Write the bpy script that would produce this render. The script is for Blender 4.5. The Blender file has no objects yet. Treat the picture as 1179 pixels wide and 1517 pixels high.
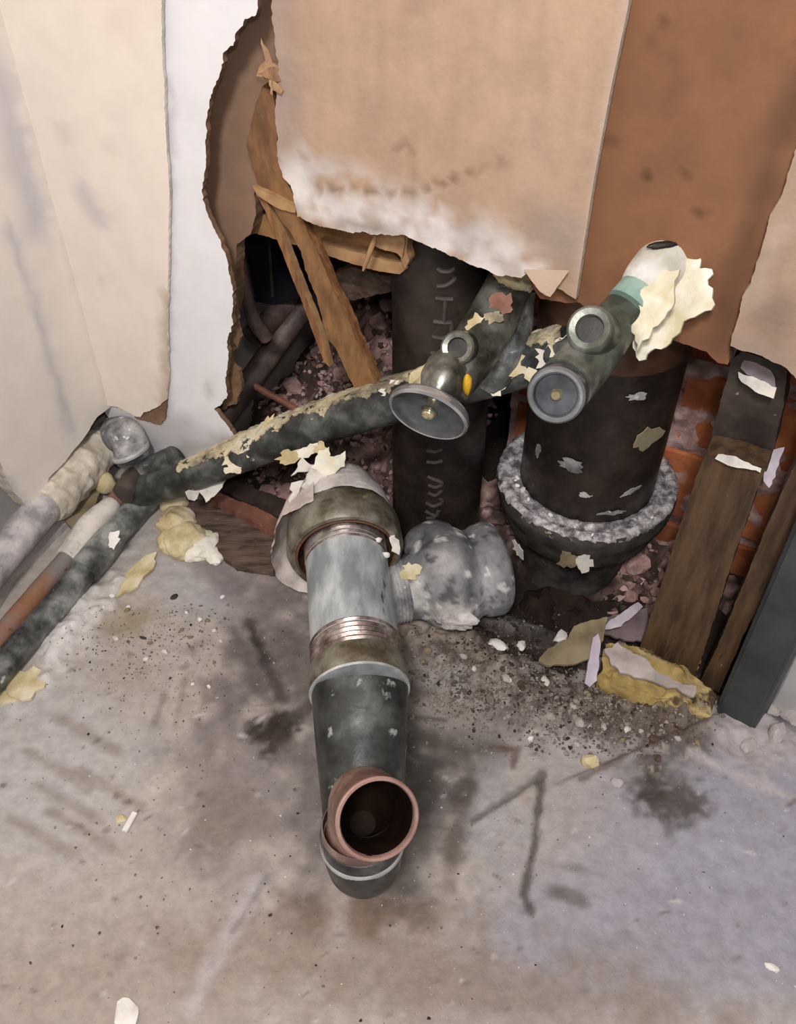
import bpy, math, random
import numpy as np
from mathutils import Vector, Matrix, geometry, noise as mnoise

random.seed(7)
SC = bpy.context.scene
COL = SC.collection

# ------------------------------------------------------------------ camera, world, lights, exposure
F, H, c45 = 1400.0, 0.48, 2 ** -.5          # focal length in pixels of the 1179x1517 frame, camera height, 45 degree pitch
cam_d = bpy.data.cameras.new('camera')
cam_d.sensor_fit = 'HORIZONTAL'
cam_d.sensor_width = 36
cam_d.lens = F / 1179 * 36
cam_d.clip_start = .01
cam = bpy.data.objects.new('camera', cam_d)
cam.location = (0, 0, H)
cam.rotation_euler = (math.radians(45), 0, 0)
COL.objects.link(cam)
SC.camera = cam

w = bpy.data.worlds.new('world')
SC.world = w
w.use_nodes = True
w.node_tree.nodes['Background'].inputs[0].default_value = (.98, .95, 1, 1)
w.node_tree.nodes['Background'].inputs[1].default_value = .34


def area(name, loc, target, size, power, color):
    l = bpy.data.lights.new(name, 'AREA')
    l.shape = 'DISK'
    l.size = size
    l.energy = power
    l.color = color
    o = bpy.data.objects.new(name, l)
    o.location = loc
    o.rotation_euler = (Vector(target) - Vector(loc)).to_track_quat('-Z', 'Y').to_euler()
    COL.objects.link(o)
    return o


area('ceiling_bulb', (-.10, -.33, 1.02), (0, .42, .08), .16, 8.8, (1, .955, .94))
area('phone_lamp', (.02, -.02, .54), (0, .5, .1), .03, .62, (1, .97, .97))

SC.view_settings.view_transform = 'Standard'
SC.view_settings.look = 'None'
SC.view_settings.gamma = 1
SC.view_settings.use_curve_mapping = False
SC.view_settings.exposure = 0.0

# ------------------------------------------------------------------ frames: the corner of the two walls, and pixels to places
C = np.array([0, 0, H])
RT, UP, FW = np.array([1., 0, 0]), np.array([0, c45, c45]), np.array([0, c45, -c45])
O = np.array([-.204, .53, 0])                 # foot of the corner
ang = math.radians(-27.1)
E1 = np.array([math.cos(ang), math.sin(ang), 0])   # along the back wall, to the right
N = np.array([math.sin(ang), -math.cos(ang), 0])   # out of the back wall, into the room
Z = np.array([0, 0, 1.])


def ray(u, v):
    return RT * (u - 589.5) / F - UP * (v - 758.5) / F + FW


def P(u, v, d):
    return C + ray(u, v) * d


def onW(u, v, t=0.):
    r = ray(u, v)
    return C + r * ((np.dot(O - C, N) + t) / np.dot(r, N))


def onL(u, v, t=0.):
    r = ray(u, v)
    return C + r * ((np.dot(O - C, E1) + t) / np.dot(r, E1))


def onF(u, v, z=0.):
    r = ray(u, v)
    return C + r * ((z - H) / r[2])


def wst(s, t, z):
    return O + E1 * s + N * t + Z * z


def proj(p):
    q = np.asarray(p) - C
    d = np.maximum(q @ FW, 1e-3)
    return 589.5 + F * (q @ RT) / d, 758.5 - F * (q @ UP) / d


# ------------------------------------------------------------------ noise on arrays
def _hash(i, j, k, s):
    n = (i * 374761393 + j * 668265263 + k * 2147483647 + s * 1274126177) & 0xffffffff
    n = ((n ^ (n >> 13)) * 1274126177) & 0xffffffff
    return ((n ^ (n >> 16)) & 0xffff) / 65535.0


def vnoise(p, s=0):
    p = np.asarray(p, float)
    i = np.floor(p).astype(np.int64)
    f = p - i
    f = f * f * (3 - 2 * f)
    r = 0
    for a in (0, 1):
        for b in (0, 1):
            for c in (0, 1):
                wgt = (f[:, 0] if a else 1 - f[:, 0]) * (f[:, 1] if b else 1 - f[:, 1]) * (f[:, 2] if c else 1 - f[:, 2])
                r = r + wgt * _hash(i[:, 0] + a, i[:, 1] + b, i[:, 2] + c, s)
    return r


def fbm(p, scale, octv=4, s=0):                # about 0..1
    p = np.asarray(p, float) * scale + 100
    r, a, tot = 0, 1., 0.
    for o in range(octv):
        r = r + a * vnoise(p * 2 ** o, s + o)
        tot += a
        a *= .55
    return r / tot


def smooth(x, a, b):
    t = np.clip((x - a) / (b - a), 0, 1)
    return t * t * (3 - 2 * t)


def lin(h):
    if isinstance(h, str):
        h = [int(h[i:i + 2], 16) for i in (0, 2, 4)]
    x = np.array(h, float) / 255
    return np.where(x <= .04045, x / 12.92, ((x + .055) / 1.055) ** 2.4)


# ------------------------------------------------------------------ materials
def mat(name, c1, c2, c3=None, scale=60, rough=.7, metal=0., bump=.25, bscale=400, specks=(), attr=False, amount=.5, lo=.38, hi=.62, stretch=None, spec=.5, rvar=.12):
    m = bpy.data.materials.new(name)
    m.use_nodes = True
    nt = m.node_tree
    b = nt.nodes['Principled BSDF']
    tc = nt.nodes.new('ShaderNodeTexCoord')
    vec = tc.outputs['Object']
    if stretch:
        mp = nt.nodes.new('ShaderNodeMapping')
        mp.inputs['Scale'].default_value = stretch[:3]
        if len(stretch) > 3:
            mp.inputs['Rotation'].default_value = stretch[3:]
        nt.links.new(vec, mp.inputs[0])
        vec = mp.outputs[0]

    def nz(sc, det=6, ro=.6):
        n = nt.nodes.new('ShaderNodeTexNoise')
        n.inputs['Scale'].default_value = sc
        n.inputs['Detail'].default_value = det
        n.inputs['Roughness'].default_value = ro
        nt.links.new(vec, n.inputs['Vector'])
        return n.outputs['Fac']

    def ramp(fac, stops):
        r = nt.nodes.new('ShaderNodeValToRGB')
        e = r.color_ramp.elements
        while len(e) < len(stops):
            e.new(.5)
        for k, (pos, c) in enumerate(stops):
            e[k].position = pos
            e[k].color = (*c, 1)
        nt.links.new(fac, r.inputs[0])
        return r.outputs[0]

    def mix(fac, a, bb, mode='MIX'):
        x = nt.nodes.new('ShaderNodeMix')
        x.data_type = 'RGBA'
        x.blend_type = mode
        for sock, val in ((x.inputs[0], fac), (x.inputs[6], a), (x.inputs[7], bb)):
            if isinstance(val, (int, float)):
                sock.default_value = val
            elif isinstance(val, (tuple, np.ndarray)):
                sock.default_value = (*val, 1)
            else:
                nt.links.new(val, sock)
        return x.outputs[2]
    nf = nz(scale)
    if attr:
        at = nt.nodes.new('ShaderNodeAttribute')
        at.attribute_name = 'col'
        d = ramp(nf, [(lo, (1 - amount,) * 3), (hi, (1 + amount * .3,) * 3)])
        colr = mix(1., at.outputs['Color'], d, 'MULTIPLY')
    else:
        st = [(lo, lin(c1)), (hi, lin(c2))] if c3 is None else [(lo, lin(c1)), ((lo + hi) / 2, lin(c2)), (hi, lin(c3))]
        colr = ramp(nf, st)
    for (sc_col, sc_scale, th, soft) in specks:
        f = ramp(nz(sc_scale, 4, .55), [(th, (0, 0, 0)), (min(th + soft, 1), (1, 1, 1))])
        colr = mix(f, colr, lin(sc_col))
    nt.links.new(colr, b.inputs['Base Color'])
    b.inputs['Metallic'].default_value = metal
    b.inputs['Specular IOR Level'].default_value = spec
    rr = ramp(nz(scale * 1.7), [(.3, (max(rough - rvar, .03),) * 3), (.7, (min(rough + rvar, 1),) * 3)])
    nt.links.new(rr, b.inputs['Roughness'])
    if bump:
        bp = nt.nodes.new('ShaderNodeBump')
        bp.inputs['Strength'].default_value = bump
        bp.inputs['Distance'].default_value = .001
        nt.links.new(nz(bscale, 5), bp.inputs['Height'])
        nt.links.new(bp.outputs[0], b.inputs['Normal'])
    return m


M_floor = mat('concrete', '', '', attr=True, amount=.14, scale=130, rough=.66, bump=.5, bscale=500, rvar=.15, spec=.28,
              specks=[('d8d2cc', 420, .71, .03), ('4a423c', 380, .715, .03)])
M_paint = mat('painted_plaster', '', '', attr=True, amount=.05, scale=40, rough=.55, bump=.08, bscale=90)
M_tan = mat('stained_plaster', '', '', attr=True, amount=.1, scale=55, rough=.75, bump=.35, bscale=220)
M_gyp = mat('gypsum_core', 'cfc8bd', 'b8ab98', scale=200, rough=.95, bump=.8, bscale=500)
M_paper = mat('torn_brown_paper', '6b523d', '8a6c50', scale=90, rough=.9, bump=.4, bscale=350)
M_kraft = mat('brown_fibre_board', '73503a', '7f5a42', '896249', scale=22, rough=.72, bump=.12, bscale=300,
              specks=[('5a3a26', 75, .70, .05), ('6a4731', 30, .66, .12)])
M_kattr = mat('brown_fibre_board', '', '', attr=True, amount=.1, scale=60, rough=.7, bump=.12, bscale=300)
M_wood = mat('fresh_pine', '6e4a2c', '865c38', '996f48', scale=40, rough=.6, bump=.4, bscale=120, stretch=(6, 6, .7, 0, 0, 0), specks=[('5e3b18', 60, .68, .06)])
M_wattr = mat('weathered_pine', '', '', attr=True, amount=.3, scale=60, rough=.6, bump=.4, bscale=140, stretch=(3, 3, 1))
M_splint = mat('split_pine', '987250', 'b38f64', scale=80, rough=.65, bump=.4, bscale=200)
M_oldpipe = mat('old_brown_pipe', '41342f', '574741', '6f5d55', scale=50, rough=.6, bump=.4, bscale=200)
M_dwood = mat('old_timber', '3e2d1f', '513c29', '5d4731', scale=30, rough=.6, bump=.3, bscale=160, stretch=(5, 5, .8), specks=[('a0917f', 130, .72, .03), ('33241a', 50, .64, .1)])
M_bwood = mat('dark_old_timber', '2b2320', '3a302a', '4a3f37', scale=40, rough=.6, bump=.35, bscale=160, specks=[('9a8c80', 120, .70, .04)])
M_plank = mat('muddy_plank', '3f3026', '58463a', '6a574a', scale=40, rough=.75, bump=.6, bscale=180, stretch=(1, 5, 5, 0, 0, .5), specks=[('a89a90', 160, .70, .04)])
M_red = mat('reddish_timber', '6b4435', '87594a', scale=60, rough=.7, bump=.4, bscale=200, specks=[('b8a396', 150, .68, .04)])
M_iron = mat('black_cast_iron', '241d1b', '2f2723', '3b312b', scale=45, rough=.42, metal=.15, bump=.3, bscale=260, specks=[('8d8278', 170, .745, .02)])
M_mark = mat('dusty_highlit_iron', '403835', '4e4542', scale=120, rough=.55, bump=.2)  # lighter than the pipe: dust plus the marks' highlight put into the colour
M_hub = mat('dusty_cast_iron', '302d2b', '45413d', '57524c', scale=55, rough=.6, metal=.1, bump=.5, bscale=300, specks=[('b5a992', 75, .70, .04)])
M_ring = mat('mortared_lead_joint', '565153', '8d8789', 'c3bebd', scale=170, rough=.8, bump=1., bscale=350, specks=[('efe9e2', 170, .70, .03), ('3f3a38', 150, .68, .05)])
M_galv = mat('galvanised_steel', '8b9496', 'acb4b6', 'c9cfd0', scale=38, rough=.45, metal=.3, bump=.12, bscale=300, stretch=(2, .7, 2), specks=[('5c6260', 70, .68, .08)])
M_thread = mat('bare_thread', '5a4a44', '86756d', 'b5a7a0', scale=90, rough=.35, metal=.7, bump=.1)
M_cast = mat('plastered_casting', '59585a', '8a898a', 'b9b6b2', scale=48, rough=.75, metal=.0, bump=1., bscale=180, specks=[('2f2d2d', 95, .67, .08), ('dcd7cf', 110, .64, .04)])
M_collar = mat('dirty_brass_collar', '574d3d', '777060', '8f8a7e', scale=70, rough=.45, metal=.4, bump=.3, bscale=250, specks=[('b99f68', 90, .68, .06)])
M_plast = mat('plaster_coating', 'a89f9d', 'c4bdb9', 'd9d3cc', scale=60, rough=.85, bump=.7, bscale=250, specks=[('7b7270', 60, .64, .1), ('d5c58e', 90, .71, .05)])
M_elbow = mat('tarnished_elbow', '262726', '424442', '6d706d', scale=52, rough=.4, metal=.3, bump=.2, bscale=200, specks=[('a6aaa4', 90, .645, .06)], lo=.34, hi=.7)
M_lip = mat('bright_solder_lip', 'aeb4b4', 'd0d5d4', scale=100, rough=.35, metal=.5, bump=.2)
M_cop = mat('dull_copper', '6f4d42', '8c675a', 'a88a7e', scale=55, rough=.36, metal=.55, bump=.08, bscale=200)
M_copin = mat('copper_bore', '120a06', '20130c', scale=60, rough=.5, metal=.0, bump=.25, bscale=200, spec=.2, rvar=.05)  # near-black copper: darkness of the deep bore put into the colour
M_coplip = mat('cut_copper_rim', 'a98377', 'c39f93', scale=60, rough=.35, metal=.5, bump=.05)
M_valve = mat('verdigris_brass', '3f3d33', '65635a', '8b8a80', scale=55, rough=.35, metal=.55, bump=.25, bscale=200, specks=[('b9c2bd', 90, .69, .06)])
M_valveg = mat('green_brass', '4c4f45', '6a6e63', '8d9188', scale=50, rough=.4, metal=.45, bump=.25, bscale=200, specks=[('3a3c33', 70, .66, .08)])
M_hole = mat('black_bore', '15100c', '241b14', rough=.5, bump=.1)
M_hand = mat('worn_chrome', '595d60', '7b8083', scale=60, rough=.25, metal=.75, bump=.08, bscale=250)
M_rim = mat('bright_chrome', 'b4b6b8', 'd0d2d4', scale=60, rough=.2, metal=.8, bump=.05)
M_brass = mat('polished_brass', 'b9a878', 'ded3ad', scale=90, rough=.2, metal=.8, bump=.05)
M_pipeg = mat('grey_green_pipe', '323433', '686b69', 'a3a6a3', scale=38, rough=.45, metal=.3, bump=.4, bscale=250, specks=[('c4c8c4', 110, .69, .05), ('2a302d', 60, .64, .08)])
M_pipew = mat('dusty_white_pipe', '8e898a', 'b3adad', 'c9c3c1', scale=55, rough=.7, bump=.4, bscale=220, specks=[('6d686a', 70, .66, .08)])
M_piper = mat('rusty_pipe', '77726f', '83685a', '855c40', scale=26, rough=.7, bump=.5, bscale=250, specks=[('5b4536', 80, .66, .06)])
M_piped = mat('dark_service_pipe', '2b2d2c', '454846', '6a6c69', scale=55, rough=.4, metal=.35, bump=.4, bscale=250, specks=[('b0aea4', 100, .69, .05)])
M_coat = mat('pale_paint_crust', '7a725f', 'bcae8c', 'd3cab3', scale=38, rough=.8, bump=.9, bscale=300, specks=[('3c3a33', 110, .645, .03), ('77735f', 60, .62, .08)])
M_foam = mat('yellow_foam', 'b5a478', 'cabb92', 'd9cfb3', scale=60, rough=.9, bump=.9, bscale=200, specks=[('8a7640', 80, .68, .08)])
M_foamp = mat('pale_torn_foam', 'ccc3a0', 'dfd8c2', 'e8e4d8', scale=50, rough=.9, bump=.6, bscale=250)
M_white = mat('white_chip', 'd9d4cc', 'ece8e2', scale=100, rough=.85, bump=.3)
M_wplas = mat('white_plaster_paper', 'b5afa8', 'd2ccc2', 'ddd6c8', scale=60, rough=.85, bump=.5, bscale=250, specks=[('8f8678', 60, .68, .08)])
M_brick = mat('terracotta_brick', '94502f', 'ab6239', 'b56f48', scale=40, rough=.85, bump=.6, bscale=250, specks=[('b58f83', 55, .62, .08)])
M_mortar = mat('pink_mortar', '86665f', 'aa8880', 'c7a8a0', scale=70, rough=.95, bump=1., bscale=250, specks=[('5a403a', 90, .66, .06)])
M_rub = mat('pinkish_rubble', '', '', attr=True, amount=.35, scale=120, rough=.95, bump=1., bscale=220, spec=.15)
M_rubc = mat('rubble_lump', '5b4842', '7a635c', '947b75', scale=90, rough=.95, bump=.8, bscale=220)
M_soil = mat('dark_soil', '231b15', '342922', '4a3b30', scale=110, rough=.9, bump=1., bscale=300, specks=[('8a7d70', 260, .70, .03)])
M_grit = mat('grit_grains', '51483f', '72685f', '9a9086', scale=120, rough=.9, bump=.2)
M_dgrit = mat('black_crumbs', '2a2622', '3f3833', scale=120, rough=.8, bump=.2)
M_card = mat('grey_brown_board', '70644e', '857759', '90836a', scale=40, rough=.85, bump=.3, bscale=250, specks=[('5c5144', 60, .68, .08)])
M_lav = mat('lavender_plastic_strip', 'a99ba6', 'c0b4bd', scale=60, rough=.5, bump=.1)
M_steel = mat('dark_green_grey_steel', '323638', '3b4042', '454a4c', scale=25, rough=.5, metal=.1, bump=.1)
M_navy = mat('dark_blue_sheet', '16171d', '20222b', scale=30, rough=.45, metal=.2, bump=.1)
M_cavity = mat('dark_cavity_backing', '241a17', '33261f', scale=40, rough=.95, bump=.4)
M_lump = mat('pale_concrete_lump', 'a59b98', 'bdb4b0', scale=60, rough=.9, bump=.8, bscale=250)
M_grey = mat('pale_grey_wall', 'a9a7a4', 'b9b6b2', scale=30, rough=.75, bump=.15)
M_yel = mat('yellow_paint_mark', 'c79a1e', 'e0b434', scale=100, rough=.5, bump=.1)
M_rust = mat('rust_ring', '4b3222', '6a4630', scale=80, rough=.6, bump=.3)


# ------------------------------------------------------------------ mesh helpers
class Mesh:
    def __init__(self):
        self.v, self.f, self.mi, self.col = [], [], [], None

    def add(self, v, f, mi=0):
        k = len(self.v)
        self.v.extend([tuple(x) for x in v])
        self.f.extend([tuple(i + k for i in x) for x in f])
        self.mi.extend([mi] * len(f) if isinstance(mi, int) else mi)
        return self


def mesh_obj(name, m, mats, parent=None, loc=None, sharp=40, smooth_sh=True):
    v = np.array(m.v, float)
    if loc is None:
        if parent is not None:
            loc = np.zeros(3)
            base = np.array(parent['_w'])
        else:
            base = np.array([(v[:, 0].min() + v[:, 0].max()) / 2, (v[:, 1].min() + v[:, 1].max()) / 2, v[:, 2].min()])
            loc = base
    else:
        base = np.array(loc)
        if parent is not None:
            loc = base - np.array(parent['_w'])
    me = bpy.data.meshes.new(name)
    me.from_pydata((v - base).tolist(), [], m.f)
    mats = mats if isinstance(mats, (list, tuple)) else [mats]
    for x in mats:
        me.materials.append(x)
    if len(mats) > 1:
        me.polygons.foreach_set('material_index', m.mi)
    if m.col is not None:
        a = me.color_attributes.new('col', 'FLOAT_COLOR', 'POINT')
        a.data.foreach_set('color', np.concatenate([m.col, np.ones((len(m.col), 1))], 1).astype(np.float32).ravel())
    if smooth_sh:
        me.shade_smooth()
        if sharp:
            me.set_sharp_from_angle(angle=math.radians(sharp))
    me.update()
    o = bpy.data.objects.new(name, me)
    o.location = loc
    o['_w'] = [float(x) for x in base]
    if parent is not None:
        o.parent = parent
    COL.objects.link(o)
    return o


def tag(o, label=None, cat=None, group=None, kind=None):
    for k, x in (('label', label), ('category', cat), ('group', group), ('kind', kind)):
        if x:
            o[k] = x
    return o


def thing(name, label, cat, loc, group=None, kind=None):
    o = bpy.data.objects.new(name, None)
    o.empty_display_size = .02
    o.location = loc
    o['_w'] = [float(x) for x in loc]
    COL.objects.link(o)
    return tag(o, label, cat, group, kind)


def unit(a):
    a = np.asarray(a, float)
    return a / np.linalg.norm(a)


def frame(d, ref=(0, 0, 1)):
    d = unit(d)
    ref = np.array(ref, float)
    if abs(d @ ref) > .95:
        ref = np.array([1., 0, 0])
    x = unit(np.cross(ref, d))
    return x, np.cross(d, x), d


def rough_rad(pts, amp, scale, s=0):
    return (fbm(pts, scale, 4, s) - .5) * 2 * amp


def loft(rings, close0=True, close1=True, mi=None):
    m = Mesh()
    n = len(rings[0])
    v = np.concatenate(rings)
    f, mis = [], []
    for i in range(len(rings) - 1):
        for j in range(n):
            f.append((i * n + j, i * n + (j + 1) % n, (i + 1) * n + (j + 1) % n, (i + 1) * n + j))
            mis.append(mi[i] if mi else 0)
    if close0:
        f.append(tuple(range(n))[::-1])
        mis.append(mi[0] if mi else 0)
    if close1:
        k = (len(rings) - 1) * n
        f.append(tuple(range(k, k + n)))
        mis.append(mi[-1] if mi else 0)
    m.add(v, f, mis)
    return m


def catmull(pts, n=8):
    pts = [np.asarray(p, float) for p in pts]
    q = [2 * pts[0] - pts[1]] + pts + [2 * pts[-1] - pts[-2]]
    out = []
    for i in range(1, len(q) - 2):
        for k in range(n):
            t = k / n
            a, b, c, d = q[i - 1], q[i], q[i + 1], q[i + 2]
            out.append(.5 * (2 * b + (c - a) * t + (2 * a - 5 * b + 4 * c - d) * t * t + (3 * b - a - 3 * c + d) * t ** 3))
    out.append(pts[-1])
    return out


def tube(path, rad, seg=28, amp=0., scale=60, close0=True, close1=True, s=0, smooth_n=0):
    if smooth_n:
        k = len(path)
        path = catmull(path, smooth_n)
        if not np.isscalar(rad):
            rad = np.interp(np.linspace(0, k - 1, len(path)), range(k), rad)
    path = [np.asarray(p, float) for p in path]
    n = len(path)
    rad = [rad] * n if np.isscalar(rad) else list(rad)
    rings, x = [], None
    for i, p in enumerate(path):
        d = unit(path[min(i + 1, n - 1)] - path[max(i - 1, 0)])
        if x is None:
            x = frame(d)[0]
        x = unit(x - d * (x @ d))
        y = np.cross(d, x)
        a = np.linspace(0, 2 * math.pi, seg, endpoint=False)
        dirs = np.outer(np.cos(a), x) + np.outer(np.sin(a), y)
        r = np.full(seg, rad[i])
        if amp:
            r = r + rough_rad(p + dirs * rad[i], amp, scale, s)
        rings.append(p + dirs * r[:, None])
    return loft(rings, close0, close1)


def longtube(a, b, r, n=30, **k):
    a, b = np.asarray(a), np.asarray(b)
    return tube([a + (b - a) * i / n for i in range(n + 1)], r, **k)


def lathe(p0, axis, prof, seg=48, amp=0., scale=60, close0=True, close1=True, mi=None, s=0, arc=None, squash=None):
    x, y, d = frame(axis)
    p0 = np.asarray(p0, float)
    a = np.linspace(0, 2 * math.pi, seg, endpoint=False)
    dirs = np.outer(np.cos(a), x) + np.outer(np.sin(a), y)
    rings = []
    for (h, r) in prof:
        c = p0 + d * h
        rr = np.full(seg, max(r, 1e-5))
        if amp and r > .002:
            rr = rr + rough_rad(c + dirs * r, amp, scale, s)
        rings.append(c + dirs * rr[:, None])
    return loft(rings, close0, close1, mi)


def to3(plane, a, b, off):
    if plane == 'W':
        return wst(a, off, b)
    if plane == 'L':
        return O + N * a + E1 * off + Z * b
    return np.array([a, b, off])


def px2plane(plane, u, v, off):
    if plane == 'W':
        q = onW(u, v, off) - O
        return np.array([q @ E1, q[2]])
    if plane == 'L':
        q = onL(u, v, off) - O
        return np.array([q @ N, q[2]])
    return onF(u, v, off)[:2]


def inside(pts, poly):
    x, y = pts[:, 0], pts[:, 1]
    r = np.zeros(len(pts), bool)
    n = len(poly)
    for i in range(n):
        x0, y0 = poly[i]
        x1, y1 = poly[(i + 1) % n]
        if y0 == y1:
            continue
        c = ((y0 > y) != (y1 > y)) & (x < (x1 - x0) * (y - y0) / (y1 - y0) + x0)
        r ^= c
    return r


def sheet(pts, plane, off, thick, jag=.0008, seg=.0014, step=.006, colfn=None, disp=None, seed=1, curl=None):
    """A torn sheet with real thickness: pts are pixels (u,v) on the plane, or ('s',a,b) plane coordinates; front face out, torn sides.
    Faces: material 0 front and back, 1 the torn edge."""
    rnd = random.Random(seed)
    q = [(px2plane(plane, *p, off), True) if not isinstance(p[0], str) else (np.array(p[1:], float), False) if p[0] == 's' else (px2plane(plane, *p[1:], off), False) for p in pts]
    poly = []
    for i, (a, ja) in enumerate(q):
        b, jb = q[(i + 1) % len(q)]
        L = np.linalg.norm(b - a)
        k = max(1, int(L / seg)) if (ja and jb) else max(1, int(L / .02))
        nr = np.array([-(b - a)[1], (b - a)[0]]) / max(L, 1e-6)
        for j in range(k):
            p = a + (b - a) * j / k
            if ja and jb and jag:
                w3 = Vector((p[0] * 75 + seed * 7.1, p[1] * 75, seed * 1.3))
                p = p + nr * jag * (1.1 * mnoise.fractal(w3, .9, 2., 3) + .8 * mnoise.fractal(w3 * 5.3, .7, 2., 3))
            poly.append(p)
    poly = np.array(poly)
    lo, hi = poly.min(0), poly.max(0)
    gx, gy = np.meshgrid(np.arange(lo[0], hi[0], step), np.arange(lo[1], hi[1], step))
    g = np.stack([gx.ravel(), gy.ravel()], 1)
    g += np.array([[rnd.uniform(-.3, .3) * step, rnd.uniform(-.3, .3) * step] for _ in range(len(g))]) if len(g) else 0
    g = g[inside(g, poly)] if len(g) else g
    n = len(poly)
    allp = [Vector(p) for p in poly] + [Vector(p) for p in g]
    vs, es, fs, ov, oe, of = geometry.delaunay_2d_cdt(allp, [(i, (i + 1) % n) for i in range(n)], [], 1, 1e-7)
    vs = np.array([(a[0], a[1]) for a in vs])
    p3 = np.array([to3(plane, a, b, off) for a, b in vs])
    nn = {'W': N, 'L': E1, 'F': Z}[plane]
    if disp is not None:
        u, v = proj(p3)
        p3 = p3 + np.outer(disp(u, v, p3), nn)
    if curl is not None:
        p3 = curl(p3)
    back = p3 - nn * thick
    k = len(p3)
    ff = [tuple(f) for f in fs]
    # orient front faces along nn
    a, b, c = p3[ff[0][0]], p3[ff[0][1]], p3[ff[0][2]]
    cnt = {}
    if np.cross(b - a, c - a) @ nn < 0:
        ff = [f[::-1] for f in ff]
    for f in ff:
        for i in range(len(f)):
            cnt[(f[i], f[(i + 1) % len(f)])] = 1
    side = [(e[0], e[0] + k, e[1] + k, e[1]) for e in cnt if (e[1], e[0]) not in cnt]
    m = Mesh()
    m.add(np.concatenate([p3, back]), ff + [tuple(i + k for i in f[::-1]) for f in ff] + side, [0] * (2 * len(ff)) + [1] * len(side))
    if colfn is not None:
        u, v = proj(p3)
        cc = colfn(u, v, p3)
        m.col = np.concatenate([cc, cc])
    return m


def plank(c0, c1, wid_dir, wid, thick_dir, thick, amp=.0006, n=24, taper=1., s=0, bev=.0012):
    """A sawn board from c0 to c1 (centres of the end faces) with worn, slightly uneven edges."""
    c0, c1, wd, td = (np.asarray(x, float) for x in (c0, c1, wid_dir, thick_dir))
    rings = []
    for i in range(n + 1):
        t = i / n
        p = c0 + (c1 - c0) * t
        a, b = wid / 2 * (1 + (taper - 1) * t), thick / 2
        pr = [(-a + bev, -b), (a - bev, -b), (a, -b + bev), (a, b - bev), (a - bev, b), (-a + bev, b), (-a, b - bev), (-a, -b + bev)]
        q = np.array([p + wd * x + td * y for x, y in pr])
        q = q + np.outer((fbm(q, 90, 3, s) - .5) * 2 * amp, td) + np.outer((fbm(q, 70, 3, s + 9) - .5) * 2 * amp, wd)
        rings.append(q)
    return loft(rings)


_ico = None


def ico(sub=2):
    import bmesh
    bm = bmesh.new()
    bmesh.ops.create_icosphere(bm, subdivisions=sub, radius=1)
    v = np.array([x.co[:] for x in bm.verts])
    f = [tuple(x.index for x in q.verts) for q in bm.faces]
    bm.free()
    return v, f


ICO = {k: ico(k) for k in (1, 2, 3, 4)}


def chunk(c, size, s=0, sub=2, rug=.5, rot=None):
    v, f = ICO[sub]
    r = 1 + (fbm(v + s * 3.7, 1.3, 3, s) - .5) * 2 * rug
    v = v * r[:, None]
    # chip flat faces off
    rnd = random.Random(s)
    for _ in range(5):
        d = unit([rnd.gauss(0, 1) for _ in range(3)])
        h = v @ d
        v = v - np.outer(np.maximum(h - .72, 0), d)
    R = Matrix.Rotation(rnd.uniform(0, 6.28), 3, 'Z') if rot is None else rot
    v = (v * np.asarray(size)) @ np.array(R).T
    return v + np.asarray(c), f


def blob(c, size, s=0, sub=4, rug=.35, scale=1.6, rotz=0.):
    v, f = ICO[sub]
    r = 1 + (fbm(v + s * 5.1, scale, 4, s) - .5) * 2 * rug
    v = v * r[:, None] * np.asarray(size)
    R = np.array(Matrix.Rotation(rotz, 3, 'Z'))
    m = Mesh()
    m.add(v @ R.T + np.asarray(c), f)
    return m


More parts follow.
